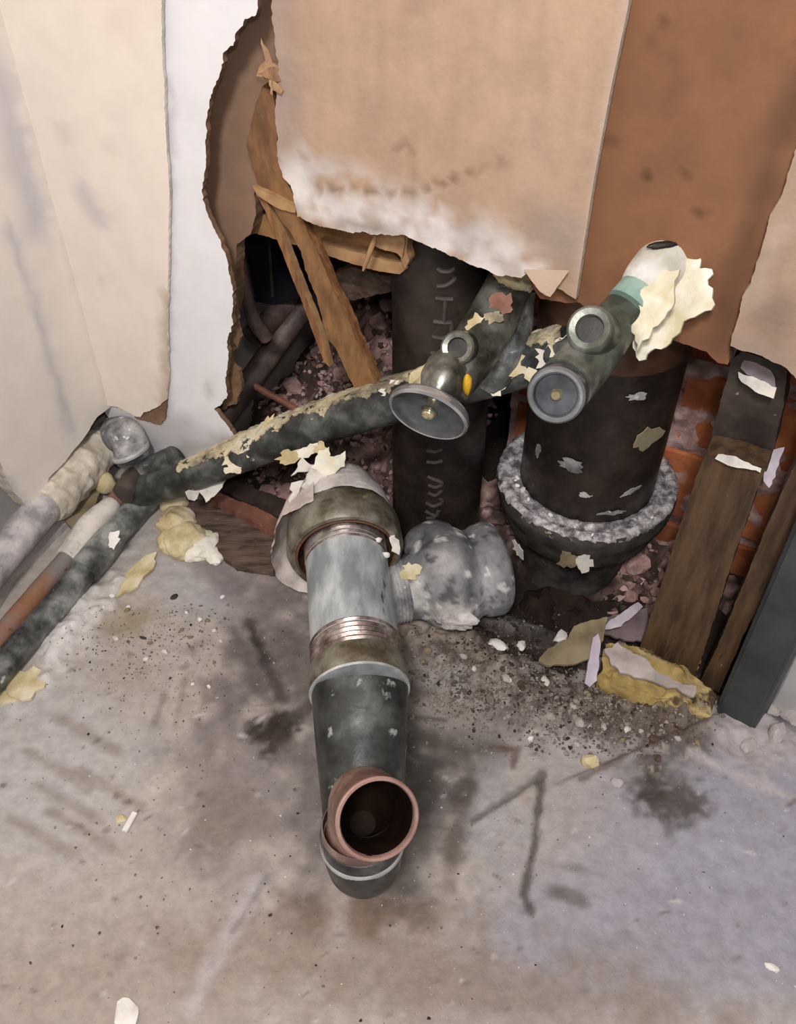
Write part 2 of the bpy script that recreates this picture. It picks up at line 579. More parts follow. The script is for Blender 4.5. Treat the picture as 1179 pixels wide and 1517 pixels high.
def shard(pix, d, thick=.0012, amp=.003, jag=.001, s=0, step=.003, tilt=(0, 0)):
    """A curled scrap: outline in pixels at camera distance d (its middle), tilted, crumpled, with thickness."""
    cu, cv = np.mean([p[0] for p in pix]), np.mean([p[1] for p in pix])
    c0 = P(cu, cv, d)
    nrm = unit(C - c0)
    x = unit(np.cross(Z, nrm))
    y = np.cross(nrm, x)
    nrm2 = unit(nrm + x * tilt[0] + y * tilt[1])
    x2 = unit(np.cross(y, nrm2))
    y2 = np.cross(nrm2, x2)
    pl = []
    for (u, v) in pix:
        r = ray(u, v)
        k = ((c0 - C) @ nrm2) / (r @ nrm2)
        q = C + r * k - c0
        pl.append(np.array([q @ x2, q @ y2]))
    poly = []
    for i, a in enumerate(pl):
        b = pl[(i + 1) % len(pl)]
        L = np.linalg.norm(b - a)
        k = max(1, int(L / .002))
        nr = np.array([-(b - a)[1], (b - a)[0]]) / max(L, 1e-6)
        for j in range(k):
            p = a + (b - a) * j / k
            poly.append(p + nr * jag * 2 * mnoise.fractal(Vector((p[0] * 200 + s * 5, p[1] * 200, s)), .8, 2., 3))
    poly = np.array(poly)
    lo, hi = poly.min(0), poly.max(0)
    gx, gy = np.meshgrid(np.arange(lo[0], hi[0], step), np.arange(lo[1], hi[1], step))
    g = np.stack([gx.ravel(), gy.ravel()], 1)
    g = g[inside(g, poly)]
    n = len(poly)
    vs, es, fs, *_ = geometry.delaunay_2d_cdt([Vector(p) for p in poly] + [Vector(p) for p in g], [(i, (i + 1) % n) for i in range(n)], [], 1, 1e-7)
    vs = np.array([(a[0], a[1]) for a in vs])
    hgt = (fbm(np.stack([vs[:, 0], vs[:, 1], vs[:, 0] * 0 + s], 1), 70, 3, s) - .5) * 2 * amp
    p3 = c0 + np.outer(vs[:, 0], x2) + np.outer(vs[:, 1], y2) + np.outer(hgt, nrm2)
    k = len(p3)
    ff = [tuple(f) for f in fs]
    a, b, c = p3[ff[0][0]], p3[ff[0][1]], p3[ff[0][2]]
    if np.cross(b - a, c - a) @ nrm2 < 0:
        ff = [f[::-1] for f in ff]
    ed = {(f[i], f[(i + 1) % len(f)]) for f in ff for i in range(len(f))}
    side = [(e[0], e[0] + k, e[1] + k, e[1]) for e in ed if (e[1], e[0]) not in ed]
    m = Mesh()
    m.add(np.concatenate([p3, p3 - nrm2 * thick]), ff + [tuple(i + k for i in f[::-1]) for f in ff] + side)
    return m


def splat(u, v, d, a, b, ang=0., s=0, thick=.0009, amp=.0012, n=18, tilt=(0, 0)):
    """A thin ragged flake stuck on something: centre pixel and distance, half sizes in metres."""
    r2 = random.Random(s * 13 + 5)
    pix = []
    for i in range(n):
        t = 2 * math.pi * i / n
        r = r2.uniform(.55, 1.15)
        x, y = a * math.cos(t) * r, b * math.sin(t) * r
        x, y = x * math.cos(ang) - y * math.sin(ang), x * math.sin(ang) + y * math.cos(ang)
        pix.append((u + x * F / d, v + y * F / d))
    return shard(pix, d, thick, amp, .0006, s, .0022, tilt)


# ------------------------------------------------------------------ colour fields (stains with a shape of their own)
def ell(u, v, cu, cv, ru, rv, a=0., soft=.6, wob=None):
    a = math.radians(a)
    x, y = u - cu, v - cv
    X, Y = x * math.cos(a) + y * math.sin(a), -x * math.sin(a) + y * math.cos(a)
    r = np.sqrt((X / ru) ** 2 + (Y / rv) ** 2)
    if wob is not None:
        r = r + wob
    return 1 - smooth(r, 1 - soft, 1 + soft * .4)


def stroke(u, v, pts, wd, soft=.7, wob=None):
    d = np.full(u.shape, 1e9)
    for (a, b), (c, e) in zip(pts[:-1], pts[1:]):
        L2 = (c - a) ** 2 + (e - b) ** 2
        t = np.clip(((u - a) * (c - a) + (v - b) * (e - b)) / L2, 0, 1)
        d = np.minimum(d, np.hypot(u - a - t * (c - a), v - b - t * (e - b)))
    r = d / wd
    if wob is not None:
        r = r + wob
    return 1 - smooth(r, 1 - soft, 1 + soft * .4)


def lay(c, mask, colr, k=1.):
    m = (np.clip(mask, 0, 1) * k)[:, None]
    return c * (1 - m) + lin(colr) * m


# ------------------------------------------------------------------ FLOOR
def axis(a, b, lo, hi, fine, coarse):
    return np.concatenate([np.arange(a, lo, coarse), np.arange(lo, hi, fine), np.arange(hi, b + 1e-6, coarse)])


xs, ys = axis(-.9, 1.0, -.36, .32, .0016, .03), axis(-.5, 1.1, .12, .56, .0014, .03)
gx, gy = np.meshgrid(xs, ys)
p = np.stack([gx.ravel(), gy.ravel(), np.zeros(gx.size)], 1)
fu, fv = proj(p)
wob = (fbm(p, 70, 4, 3) - .5) * 1.3
wob2 = (fbm(p, 180, 3, 5) - .5) * 1.2
fz = (fbm(p, 14, 3, 1) - .5) * .004 + (fbm(p, 160, 3, 2) - .5) * .0009
q = p - O
fs_, ft_ = q @ E1, q @ N
pit = smooth(-ft_, -.018, .03) * smooth(fs_, .21, .27)                       # broken-out hole round the drains
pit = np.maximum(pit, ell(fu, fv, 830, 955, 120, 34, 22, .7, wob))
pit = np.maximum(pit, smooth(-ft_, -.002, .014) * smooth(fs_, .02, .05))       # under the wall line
fz -= pit * .02
ridge = stroke(fu, fv, [(600, 945), (690, 975), (800, 1030), (920, 1075), (1010, 1075)], 44, .9, wob)
fz += ridge * (.004 + (fbm(p, 90, 4, 8) - .38) * .018)
rub = np.maximum(ridge, stroke(fu, fv, [(620, 935), (760, 985), (900, 1040), (1000, 1090)], 75, .8, wob))
fz += rub * (fbm(p, 240, 3, 9) - .5) * .006
slab = smooth((fu - 860) * .42 + (fv - 1150), -8, 4) * smooth(fu, 800, 860) * (1 - smooth(fv, 1200, 1320))
fz += slab * .004
lumps = ell(fu, fv, 1120, 1100, 95, 55, 25, .6, wob)
fz += lumps * (fbm(p, 60, 3, 12) - .25) * .012
dustpile = ell(fu, fv, 105, 930, 115, 38, -48, .8, wob)
fz += dustpile * (.002 + .009 * fbm(p, 100, 3, 14))
# a low crusty mound between elbow and pit
mound = ell(fu, fv, 720, 1000, 150, 42, 20, .9, wob)
fz += mound * (.004 + (fbm(p, 45, 4, 93) - .4) * .022)
# worn marks pressed in
for pts, wd in (([(800, 1150), (792, 1250), (775, 1350)], 6), ([(800, 1150), (740, 1190), (700, 1215)], 5)):
    fz -= stroke(fu, fv, pts, wd, .8) * .0012

base = np.where((smooth(fu, 520, 900) * smooth(fv, 950, 1150))[:, None] > -1, 1., 1.)
k1 = (smooth(fu + (fbm(p, 8, 2, 21) - .5) * 500, 560, 900) * (1 - smooth(fv, 1420, 1560)))[:, None]  # light gradient put into the floor colour: paler left, cool lavender right
fc = (lin('aea49c') * (1 - k1) + lin('9b98a1') * k1) * (.92 + .15 * fbm(p, 30, 4, 22))[:, None]
fc = lay(fc, ell(fu, fv, 60, 1130, 210, 170, -40, .8, wob), 'b9b8b9', .55)
fc = lay(fc, ell(fu, fv, 370, 1150, 140, 170, 20, .8, wob), '7d7371', .8)       # damp mauve stain
fc = lay(fc, ell(fu, fv, 390, 950, 95, 130, 20, .8, wob), '6b605f', .85)
fc = lay(fc, ell(fu, fv, 200, 1460, 420, 110, -5, .9, wob), 'a2958a', .7)
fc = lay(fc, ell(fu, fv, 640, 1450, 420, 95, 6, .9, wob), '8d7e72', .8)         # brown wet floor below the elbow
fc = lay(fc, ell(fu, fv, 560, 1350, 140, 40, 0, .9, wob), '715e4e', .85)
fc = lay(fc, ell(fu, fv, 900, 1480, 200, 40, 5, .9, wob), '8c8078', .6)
fc = lay(fc, stroke(fu, fv, [(590, 1000), (620, 1180), (600, 1290)], 62, .9, wob), '4d4945', .85)  # pipe's shadow on its right side painted in, with grey-brown stain
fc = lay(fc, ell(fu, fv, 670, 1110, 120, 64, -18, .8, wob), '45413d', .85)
fc = lay(fc, ell(fu, fv, 720, 1210, 60, 90, 10, .6, wob), 'a3a2a6', .7)
fc = lay(fc, ell(fu, fv, 680, 1065, 80, 28, 14, .7, wob), '948b83', .8)
fc = lay(fc, rub, '685d54', .92)
fc = lay(fc, rub * smooth(fbm(p, 60, 4, 91), .46, .6), '463b33', .8)
fc = lay(fc, rub * smooth(fbm(p, 190, 3, 92), .58, .66), 'a89d92', .8)
fc = lay(fc, stroke(fu, fv, [(600, 940), (680, 965), (740, 1000)], 24, .8, wob2), '9a8b7c', .8)
fc = lay(fc, ell(fu, fv, 650, 1010, 70, 22, 12, .8, wob2), '948f8a', .7)
fc = lay(fc, stroke(fu, fv, [(640, 965), (720, 1000), (780, 1020)], 10, .8, wob2), '453a32', .7)
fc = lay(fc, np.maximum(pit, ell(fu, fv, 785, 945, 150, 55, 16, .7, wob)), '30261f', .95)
fc = lay(fc, ell(fu, fv, 985, 1062, 90, 40, 8, .7, wob2), '5e4d3e', .8)
fc = lay(fc, ell(fu, fv, 995, 1195, 62, 44, 12, .7, wob2), '4b453d', .9)         # dark dirt patch
fc = lay(fc, ell(fu, fv, 960, 1170, 26, 24, 0, .7, wob2), '3d3831', .7)
fc = lay(fc, ell(fu, fv, 838, 1328, 34, 12, 22, .8, wob), '625b58', .75)
fc = lay(fc, ell(fu, fv, 850, 1290, 40, 8, 15, .8, wob), '746d6b', .6)
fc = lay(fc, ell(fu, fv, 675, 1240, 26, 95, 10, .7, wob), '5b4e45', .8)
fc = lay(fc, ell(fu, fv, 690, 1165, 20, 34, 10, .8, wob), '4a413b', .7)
fc = lay(fc, stroke(fu, fv, [(802, 1148), (792, 1250), (776, 1325), (786, 1352)], 8, .8, wob2), '544c46', .85)
fc = lay(fc, stroke(fu, fv, [(805, 1148), (740, 1190), (700, 1215)], 7, .8, wob2), '66605b', .75)
fc = lay(fc, stroke(fu, fv, [(730, 1105), (765, 1110), (760, 1135)], 7, .8, wob2), '5c4438', .7)
fc = lay(fc, stroke(fu, fv, [(600, 1062), (660, 1068)], 4, .8), '514a45', .8)
fc = lay(fc, stroke(fu, fv, [(370, 925), (395, 985), (420, 1035)], 15, .9, wob2), '332b29', .92)
fc = lay(fc, stroke(fu, fv, [(345, 930), (370, 990), (400, 1040)], 14, .9, wob), '5d5351', .7)
fc = lay(fc, ell(fu, fv, 445, 960, 40, 60, 0, .9, wob), '4d4645', .7)   # wet drips left of the drain
fc = lay(fc, ell(fu, fv, 408, 1085, 42, 38, -30, .6, wob2), '35291f', .95)
fc = lay(fc, stroke(fu, fv, [(470, 1040), (420, 1070), (385, 1090)], 20, .9, wob2), '302824', .9)
fc = lay(fc, ell(fu, fv, 440, 1000, 55, 70, 0, .9, wob), '6c625f', .6)
fc = lay(fc, ell(fu, fv, 460, 1180, 45, 140, 0, .9, wob), '665c59', .8)
fc = lay(fc, ell(fu, fv, 330, 1210, 70, 55, 10, .8, wob), '827468', .55)
for k, (a, b) in enumerate([(130, 1090), (85, 1140), (100, 1190), (60, 1240), (165, 1170), (120, 1230)]):
    fc = lay(fc, stroke(fu, fv, [(a - 45, b - 28), (a + 45, b + 25)], 11, .9, wob), '85786b', .55)  # boot tread prints
for (a, b, L) in [(268, 1040, 34), (300, 1045, 28), (238, 1050, 22), (312, 1115, 16)]:
    fc = lay(fc, stroke(fu, fv, [(a + 6, b - L), (a - 8, b + L)], 6, .9, wob), '83766a', .6)
fc = lay(fc, ell(fu, fv, 190, 1000, 60, 40, 0, .9, wob), '9b8e80', .5)
fc = lay(fc, dustpile, 'd6d2ce', .95)
fc = lay(fc, ell(fu, fv, 190, 920, 60, 26, -20, .8, wob2), '8d8064', .7)
fc = lay(fc, ell(fu, fv, 270, 860, 110, 50, 30, .8, wob), 'a9a6a8', .7)
fc = lay(fc, ell(fu, fv, 330, 860, 60, 22, 35, .8, wob), '66585a', .6)
fc = lay(fc, stroke(fu, fv, [(380, 1310), (330, 1400), (280, 1500)], 16, .9, wob), 'b4acac', .7)
fc = lay(fc, stroke(fu, fv, [(395, 1300), (345, 1380)], 6, .9, wob2), '837a77', .6)
fc = lay(fc, lumps, 'b0a6a4', .8)
fc = lay(fc, stroke(fu, fv, [(860, 1160), (950, 1108), (1040, 1074)], 7, .8, wob2), '6f625a', .8)
fc = lay(fc, stroke(fu, fv, [(1020, 1120), (1100, 1160), (1179, 1190)], 10, .8, wob), 'b8afad', .7)
for k in range(160):                                                                # small trodden spots
    a, b = random.uniform(0, 1179), random.uniform(960, 1517)
    fc = lay(fc, ell(fu, fv, a, b, random.uniform(3, 13), random.uniform(2, 5), random.uniform(-40, 40), .8, wob2), random.choice(['5d5550', '6f665f', '7d7268', 'c9c4bf']), random.uniform(.3, .75))
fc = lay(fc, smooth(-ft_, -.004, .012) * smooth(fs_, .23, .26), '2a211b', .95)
fc = lay(fc, mound * smooth(fbm(p, 45, 4, 93), .5, .62), '9a8f86', .7)
nx, ny = len(xs), len(ys)
idx = np.arange(nx * ny).reshape(ny, nx)
faces = np.stack([idx[:-1, :-1].ravel(), idx[:-1, 1:].ravel(), idx[1:, 1:].ravel(), idx[1:, :-1].ravel()], 1)
m = Mesh()
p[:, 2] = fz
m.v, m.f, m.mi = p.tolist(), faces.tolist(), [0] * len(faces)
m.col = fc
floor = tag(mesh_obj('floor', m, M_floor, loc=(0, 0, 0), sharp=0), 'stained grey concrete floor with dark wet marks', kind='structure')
FZ = fz.reshape(ny, nx)


def floor_z(x, y):
    i, j = np.searchsorted(xs, x) - 1, np.searchsorted(ys, y) - 1
    return float(FZ[min(max(j, 0), ny - 1), min(max(i, 0), nx - 1)])


def onfloor(u, v, lift=0.):
    q = onF(u, v, 0)
    for _ in range(3):
        q = onF(u, v, floor_z(q[0], q[1]) + lift)
    return q


# ------------------------------------------------------------------ WALLS
def wallroot(name, loc, label):
    return thing(name, label, None, loc, kind='structure')


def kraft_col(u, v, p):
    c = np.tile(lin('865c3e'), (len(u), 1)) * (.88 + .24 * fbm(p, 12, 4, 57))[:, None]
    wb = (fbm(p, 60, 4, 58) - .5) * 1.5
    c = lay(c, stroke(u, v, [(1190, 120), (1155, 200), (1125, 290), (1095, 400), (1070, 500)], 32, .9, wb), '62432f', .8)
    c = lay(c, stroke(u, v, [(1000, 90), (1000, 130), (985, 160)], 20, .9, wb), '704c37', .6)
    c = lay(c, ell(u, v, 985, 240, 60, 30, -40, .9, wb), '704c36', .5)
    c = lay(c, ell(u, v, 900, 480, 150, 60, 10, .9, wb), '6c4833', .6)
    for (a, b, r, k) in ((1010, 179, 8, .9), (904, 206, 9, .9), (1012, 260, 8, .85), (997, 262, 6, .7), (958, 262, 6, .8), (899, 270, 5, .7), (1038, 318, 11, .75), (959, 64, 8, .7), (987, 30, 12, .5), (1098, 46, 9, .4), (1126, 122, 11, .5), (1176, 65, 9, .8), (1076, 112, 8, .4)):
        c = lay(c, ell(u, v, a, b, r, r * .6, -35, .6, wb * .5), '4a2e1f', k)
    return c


def cream_left(u, v, p):
    c = np.tile(lin('e9e0d5'), (len(u), 1)) * (.97 + .06 * fbm(p, 12, 3, 31))[:, None]
    wb = (fbm(p, 40, 3, 33) - .5) * 1.3
    c = lay(c, stroke(u, v, [(-30, 20), (5, 130), (30, 240), (58, 340)], 26, .9, wb), 'c6c1c6', .8)
    c = lay(c, stroke(u, v, [(10, 330), (50, 440), (78, 540), (105, 640)], 9, .9, wb), 'c0bcc2', .8)
    c = lay(c, stroke(u, v, [(-30, -60), (0, 20), (50, 225), (110, 450), (150, 600)], 5, .8), 'efe6da', .7)
    c = lay(c, stroke(u, v, [(-5, 690), (20, 725), (45, 750)], 6, .8, wb), 'b5b0b6', .7)
    return c


wl = wallroot('wall_left', O, 'cream painted plaster wall beside the floor pipes')
m = sheet([('s', -.003, .056), (146, 618), (128, 645), (100, 680), (74, 708), (62, 736), (42, 752), (20, 728), (2, 690), (-14, 660), ('s', .22, .125), ('s', .75, .12), ('s', .75, .95), ('s', -.003, .95)],
          'L', 0., .012, jag=.0007, colfn=cream_left, step=.006,
          disp=lambda u, v, p: (fbm(p, 18, 3, 41) - .5) * .002 + stroke(u, v, [(-30, -60), (0, 20), (150, 600)], 9, .9) * .0012)
mesh_obj('plaster_panel', m, [M_paint, M_gyp], wl)
m = Mesh()
m.add([to3('L', a, b, -.035) for a, b in ((-.03, -.05), (.9, -.05), (.9, .95), (-.03, .95))] + [to3('L', a, b, -.06) for a, b in ((-.03, -.05), (.9, -.05), (.9, .95), (-.03, .95))],
      [(0, 1, 2, 3), (7, 6, 5, 4), (0, 4, 5, 1), (1, 5, 6, 2), (2, 6, 7, 3), (3, 7, 4, 0)])
mesh_obj('backing_wall', m, M_grey, wl, smooth_sh=False)

wb_ = wallroot('wall_back', O, 'back wall torn open around the drain pipes')


def cream_back(u, v, p):
    c = np.tile(lin('e8ddd0'), (len(u), 1)) * (.97 + .06 * fbm(p, 12, 3, 35))[:, None]
    wb = (fbm(p, 50, 3, 36) - .5) * 1.4
    c = lay(c, ell(u, v, 95, 195, 14, 22, -25, .8, wb), 'cbc2c0', .7)
    c = lay(c, stroke(u, v, [(115, 275), (135, 305), (152, 328)], 13, .9, wb), 'cac1c0', .8)
    c = lay(c, ell(u, v, 148, 415, 10, 12, 0, .8, wb), 'cdc5c2', .6)
    c = lay(c, stroke(u, v, [(247, 440), (246, 600)], 10, .9, wb), 'b9a48c', .8)
    c = lay(c, ell(u, v, 190, -30, 70, 90, 0, .9, wb), 'e0cbbd', .5)
    return c


m = sheet([(152, 598), (160, 602), (172, 603), (186, 610), (200, 617), (208, 618), (213, 611), (222, 609), (230, 604), (238, 600), (246, 592), (249, 560), (247, 480), (249, 420), (250, 340), (251, 290), (246, 200),
           (243, 120), (240, 50), (240, -20), ('s', .195, .6), ('s', .30, .95), ('s', .001, .95)], 'W', .003, .002, jag=.0005, colfn=cream_back, step=.006,
          disp=lambda u, v, p: (fbm(p, 18, 3, 42) - .5) * .0015 + ell(u, v, 157, 205, 9, 8, 0, .9) * .002)
mesh_obj('cream_panel', m, [M_paint, M_wplas], wb_)
m = sheet([(200, 560), (244, 560), (247, 595), (244, 622), (236, 628), (226, 627), (214, 624), (200, 619)], 'W', .0016, .0014, jag=.0008, step=.005)
mesh_obj('torn_paper', m, [M_paper, M_paper], wb_)


def white_back(u, v, p):
    c = np.tile(lin('e9e7e8'), (len(u), 1)) * (.97 + .05 * fbm(p, 15, 3, 37))[:, None]
    wb = (fbm(p, 60, 3, 38) - .5) * 1.4
    c = lay(c, stroke(u, v, [(252, 100), (253, 300), (250, 500), (248, 620)], 6, .9, wb), 'c9bfc2', .6)  # thin shadow of the cream panel's edge painted onto the white
    c = lay(c, ell(u, v, 310, 575, 8, 16, 0, .9, wb), 'b5aca2', .6)
    c = lay(c, ell(u, v, 210, 640, 90, 50, 15, .8, wb), 'b7b3b2', .8)
    c = lay(c, stroke(u, v, [(245, 675), (330, 655)], 14, .9, wb), 'a8a596', .6)
    return c


m = sheet([(160, 590), (156, 612), (172, 632), (196, 645), (205, 668), (232, 683), (262, 684), (284, 682), (318, 670), (349, 648), (341, 638), (328, 622), (316, 606), (330, 596), (336, 588),
           (334, 560), (340, 530), (337, 505), (346, 480), (345, 432), (336, 386), (325, 356), (311, 326), (302, 300), (300, 285), (303, 235), (306, 190), (310, 152), (322, 122), (328, 100),
           (330, 78), (346, 68), (354, 45), (362, 28), (380, 24), (384, 12), (381, -6), ('s', .185, .5), ('s', .18, .95), ('s', .0, .95), ('s', .002, .08)],
          'W', 0., .0035, jag=.0011, colfn=white_back, step=.005, seed=3, disp=lambda u, v, p: (fbm(p, 22, 3, 43) - .5) * .0015)
mesh_obj('white_panel', m, [M_paint, M_paper], wb_)
# brown paper lip and greenish tear hanging along the hole's edge
m = sheet([(322, 350), (336, 384), (346, 430), (350, 470), (357, 500), (352, 516), (345, 505), (345, 540), (356, 550), (357, 575), (350, 598), (340, 602), (330, 608), (330, 560), (325, 480), (320, 400)], 'W', -.0095, .003, jag=.0012, step=.004, seed=5)
mesh_obj('torn_paper', m, [M_paper, M_paper], wb_)


def tan_col(u, v, p):
    c = np.tile(lin('b6987f'), (len(u), 1)) * (.93 + .12 * fbm(p, 10, 3, 51))[:, None]
    wb = (fbm(p, 45, 4, 52) - .5) * 1.6
    wf = (fbm(p, 120, 3, 53) - .5) * 1.4
    c = lay(c, stroke(u, v, [(400, -40), (415, 120), (420, 260)], 34, .9, wb), 'a1918a', .7)
    c = lay(c, ell(u, v, 620, 10, 26, 22, -30, .8, wb), '8f725f', .6)
    edge = [(440, 270), (480, 305), (540, 325), (600, 335), (660, 350), (720, 385), (790, 395)]
    c = lay(c, stroke(u, v, [(440, 255), (500, 275), (560, 300), (620, 330), (680, 335), (720, 355), (760, 390)], 44, .8, wb) * smooth(fbm(p, 75, 4, 59), .36, .50), 'c8bdb5', .9)
    c = lay(c, stroke(u, v, edge, 34, .7, wf) * smooth(fbm(p, 95, 4, 60), .38, .50), 'dcd5d0', .95)
    for (a, b) in ((468, 252), (490, 258), (432, 262), (455, 290), (520, 300), (515, 320)):
        c = lay(c, ell(u, v, a, b, 11, 13, 0, .7, wf), 'c8bfb6', .8)
    c = lay(c, stroke(u, v, [(432, 262), (470, 290), (540, 312)], 20, .8, wf) * smooth(fbm(p, 110, 3, 63), .4, .5), 'ded7d1', .9)
    c = lay(c, ell(u, v, 660, 330, 60, 30, 20, .8, wf) * smooth(fbm(p, 70, 3, 64), .4, .5), 'd6cdc8', .9)
    c = lay(c, ell(u, v, 690, 350, 30, 34, 0, .8, wb), 'a59c97', .55)
    c = lay(c, stroke(u, v, [(470, 280), (560, 283), (610, 288), (680, 262), (720, 250), (762, 236)], 6, .9, wf * .35), '80644a', .75)
    c = lay(c, stroke(u, v, [(610, 200), (612, 270), (604, 330)], 9, .9, wb * .3), '93775e', .4)
    for (a, b) in ((590, 215), (603, 215), (617, 218)):
        c = lay(c, stroke(u, v, [(a + 2, b - 7), (a - 2, b + 9)], 3, .9), '7c634d', .5)
    c = lay(c, stroke(u, v, [(760, -20), (790, 180), (800, 300)], 40, .9, wb), 'b99c85', .5)
    for k in range(26):
        a = 430 + k * 17 + 9 * math.sin(k * 2.3)
        c = lay(c, stroke(u, v, [(a, -40), (a + 3 - .02 * (a - 574), 120 + 90 * math.sin(k * 1.7) ** 2)], 4 + 5 * (k % 3), .95, wb * .5), ['a58871', 'c3a58d'][k % 2], .35)
    c = lay(c, ell(u, v, 830, 350, 45, 70, 8, .8, wb), '9d8e84', .7)
    c = lay(c, ell(u, v, 790, 320, 30, 50, 0, .9, wb), 'a08b7a', .6)
    c = lay(c, stroke(u, v, [(500, 330), (590, 345)], 10, .9, wb), '8d8478', .7)
    c = lay(c, stroke(u, v, [(932, 0), (905, 130), (878, 280), (853, 440)], 8, .8, wf), 'bba898', .7)
    return c


m = sheet([(404, -10), (404, 30), (411, 90), (407, 170), (412, 240), (418, 262), (430, 275), (437, 300), (440, 322), (470, 333), (520, 343), (560, 346), (598, 348), (622, 358), (660, 374), (700, 393), (740, 408), (772, 411),
           (786, 402), (800, 431), (812, 439), (822, 424), (838, 434), ('n', 853, 443), ('n', 862, 382), ('n', 879, 272), ('n', 905, 130), ('n', 930, 10), ('n', 934, -20), ('s', .325, .95), ('s', .175, .95)],
          'W', -.003, .004, jag=.0008, colfn=tan_col, step=.004, seed=7,
          disp=lambda u, v, p: (fbm(p, 20, 3, 44) - .5) * .002 + stroke(u, v, [(440, 300), (560, 335), (640, 345), (720, 385)], 40, .9) * (fbm(p, 120, 4, 45) - .4) * .0035)
mesh_obj('tan_panel', m, [M_tan, M_gyp], wb_)
m = sheet([(776, 400), (842, 402), (815, 440), (800, 432)], 'W', .001, .001, jag=.0003, step=.004, curl=None, colfn=lambda u, v, p: np.tile(lin('c9af9a'), (len(u), 1)))
mesh_obj('paper_flap', m, [M_tan, M_tan], wb_)


def tan2_col(u, v, p):
    c = np.tile(lin('ab927e'), (len(u), 1)) * (.93 + .12 * fbm(p, 14, 3, 55))[:, None]
    wb = (fbm(p, 55, 4, 56) - .5) * 1.5
    c = lay(c, ell(u, v, 1150, 470, 40, 50, 20, .8, wb), '84705f', .75)
    c = lay(c, stroke(u, v, [(1110, 450), (1150, 350), (1179, 330)], 14, .9, wb), 'b9a594', .6)
    c = lay(c, stroke(u, v, [(1082, 505), (1165, 540)], 14, .9, wb), '9c8a7c', .7)
    return c


m = sheet([(1192, 195), (1178, 225), (1160, 290), (1142, 318), (1126, 380), (1100, 440), (1082, 512), (1102, 520), (1130, 527), (1166, 545), (1185, 568), (1215, 590), ('s', .50, .20), ('s', .9, .2), ('s', .9, .95), ('s', .46, .95), ('s', .42, .42)],
          'W', -.003, .006, jag=.0006, colfn=tan2_col, step=.006, seed=9)
mesh_obj('tan_panel', m, [M_tan, M_gyp], wb_)
m = sheet([(296, -20), (290, 200), (290, 300), (318, 380), (336, 430), (344, 470), (350, 440), (349, 395), (351, 362), (371, 347), (380, 318), (376, 285), (384, 270), (440, 262), (470, 312), (560, 320), ('s', .26, .27), ('s', .26, .95), ('s', .1, .95)],
          'W', -.022, .009, jag=.0007, step=.006, seed=11, colfn=lambda u, v, p: np.tile(lin('927560'), (len(u), 1)) * (.92 + .16 * fbm(p, 14, 3, 62))[:, None])
mesh_obj('brown_board', m, [M_kattr, M_paper], wb_)
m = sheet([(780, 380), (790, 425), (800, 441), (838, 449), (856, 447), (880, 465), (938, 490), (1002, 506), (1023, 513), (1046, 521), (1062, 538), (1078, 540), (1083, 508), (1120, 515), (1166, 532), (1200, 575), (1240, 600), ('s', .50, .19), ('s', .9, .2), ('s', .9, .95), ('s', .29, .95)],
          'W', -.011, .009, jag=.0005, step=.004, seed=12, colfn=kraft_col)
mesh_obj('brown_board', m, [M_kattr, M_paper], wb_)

# far side of the cavity: masonry of terracotta bricks and mortar joints, a dark backing added for the unlit void, an unseen light-blocking plank above
rear = thing('wall_rear', 'terracotta brick wall seen through the hole', None, wst(.3, -.13, 0), kind='structure')


def boxm(s0, s1, t0, t1, z0, z1, seed, amp=.0012, mi=0):
    """A brick: worn block with uneven arrises."""
    m = Mesh()
    ns, nz_ = 6, 3
    v, f = [], []
    pr = []
    rings = []
    for i in range(ns + 1):
        s = s0 + (s1 - s0) * i / ns
        b = .0015
        ring = [(t0, z0 + b), (t1 - b, z0), (t1, z0 + b), (t1, (z0 + z1) / 2), (t1, z1 - b), (t1 - b, z1), (t0, z1 - b)]
        q = np.array([wst(s, t, z) for t, z in ring])
        q = q + (np.stack([fbm(q, 80, 3, seed), fbm(q, 80, 3, seed + 1), fbm(q, 80, 3, seed + 2)], 1) - .5) * 2 * amp
        rings.append(q)
    return loft(rings)


row = 0
z0 = -.05
while z0 < .33:
    s0 = .262 - (row % 2) * .0
    while s0 < .50:
        b0, b1 = s0, s0 + (.098 if (row % 2 == 0 or s0 > .27) else .048)
        mesh_obj('brick', boxm(b0, b1, -.2, -.118 + random.uniform(-.002, .002), z0, z0 + .056, row * 31 + int(s0 * 1000)), M_brick, rear)
        s0 = b1 + .008
    row += 1
    z0 += .064
m = Mesh()
g_s, g_z = np.meshgrid(np.arange(.256, .54, .004), np.arange(-.06, .40, .004))
qq = np.array([wst(s, -.1225, z) for s, z in zip(g_s.ravel(), g_z.ravel())])
hh = (fbm(qq, 60, 4, 61) - .42) * .02
hh = np.where(hh > 0, hh, hh * .2)
qq = qq + np.outer(hh, N)
ii = np.arange(g_s.size).reshape(g_s.shape)
m.add(qq, np.stack([ii[:-1, :-1].ravel(), ii[:-1, 1:].ravel(), ii[1:, 1:].ravel(), ii[1:, :-1].ravel()], 1).tolist())
tag(mesh_obj('mortar', m, M_mortar, rear, sharp=0), 'rough pink mortar smeared over the bricks')


def slabbox(cs):
    m = Mesh()
    m.add([wst(*c) for c in cs], [(0, 1, 2, 3), (7, 6, 5, 4), (0, 4, 5, 1), (1, 5, 6, 2), (2, 6, 7, 3), (3, 7, 4, 0)])
    return m


def sbox(s0, s1, t0, t1, z0, z1):
    return slabbox([(s0, t1, z0), (s1, t1, z0), (s1, t1, z1), (s0, t1, z1), (s0, t0, z0), (s1, t0, z0), (s1, t0, z1), (s0, t0, z1)])


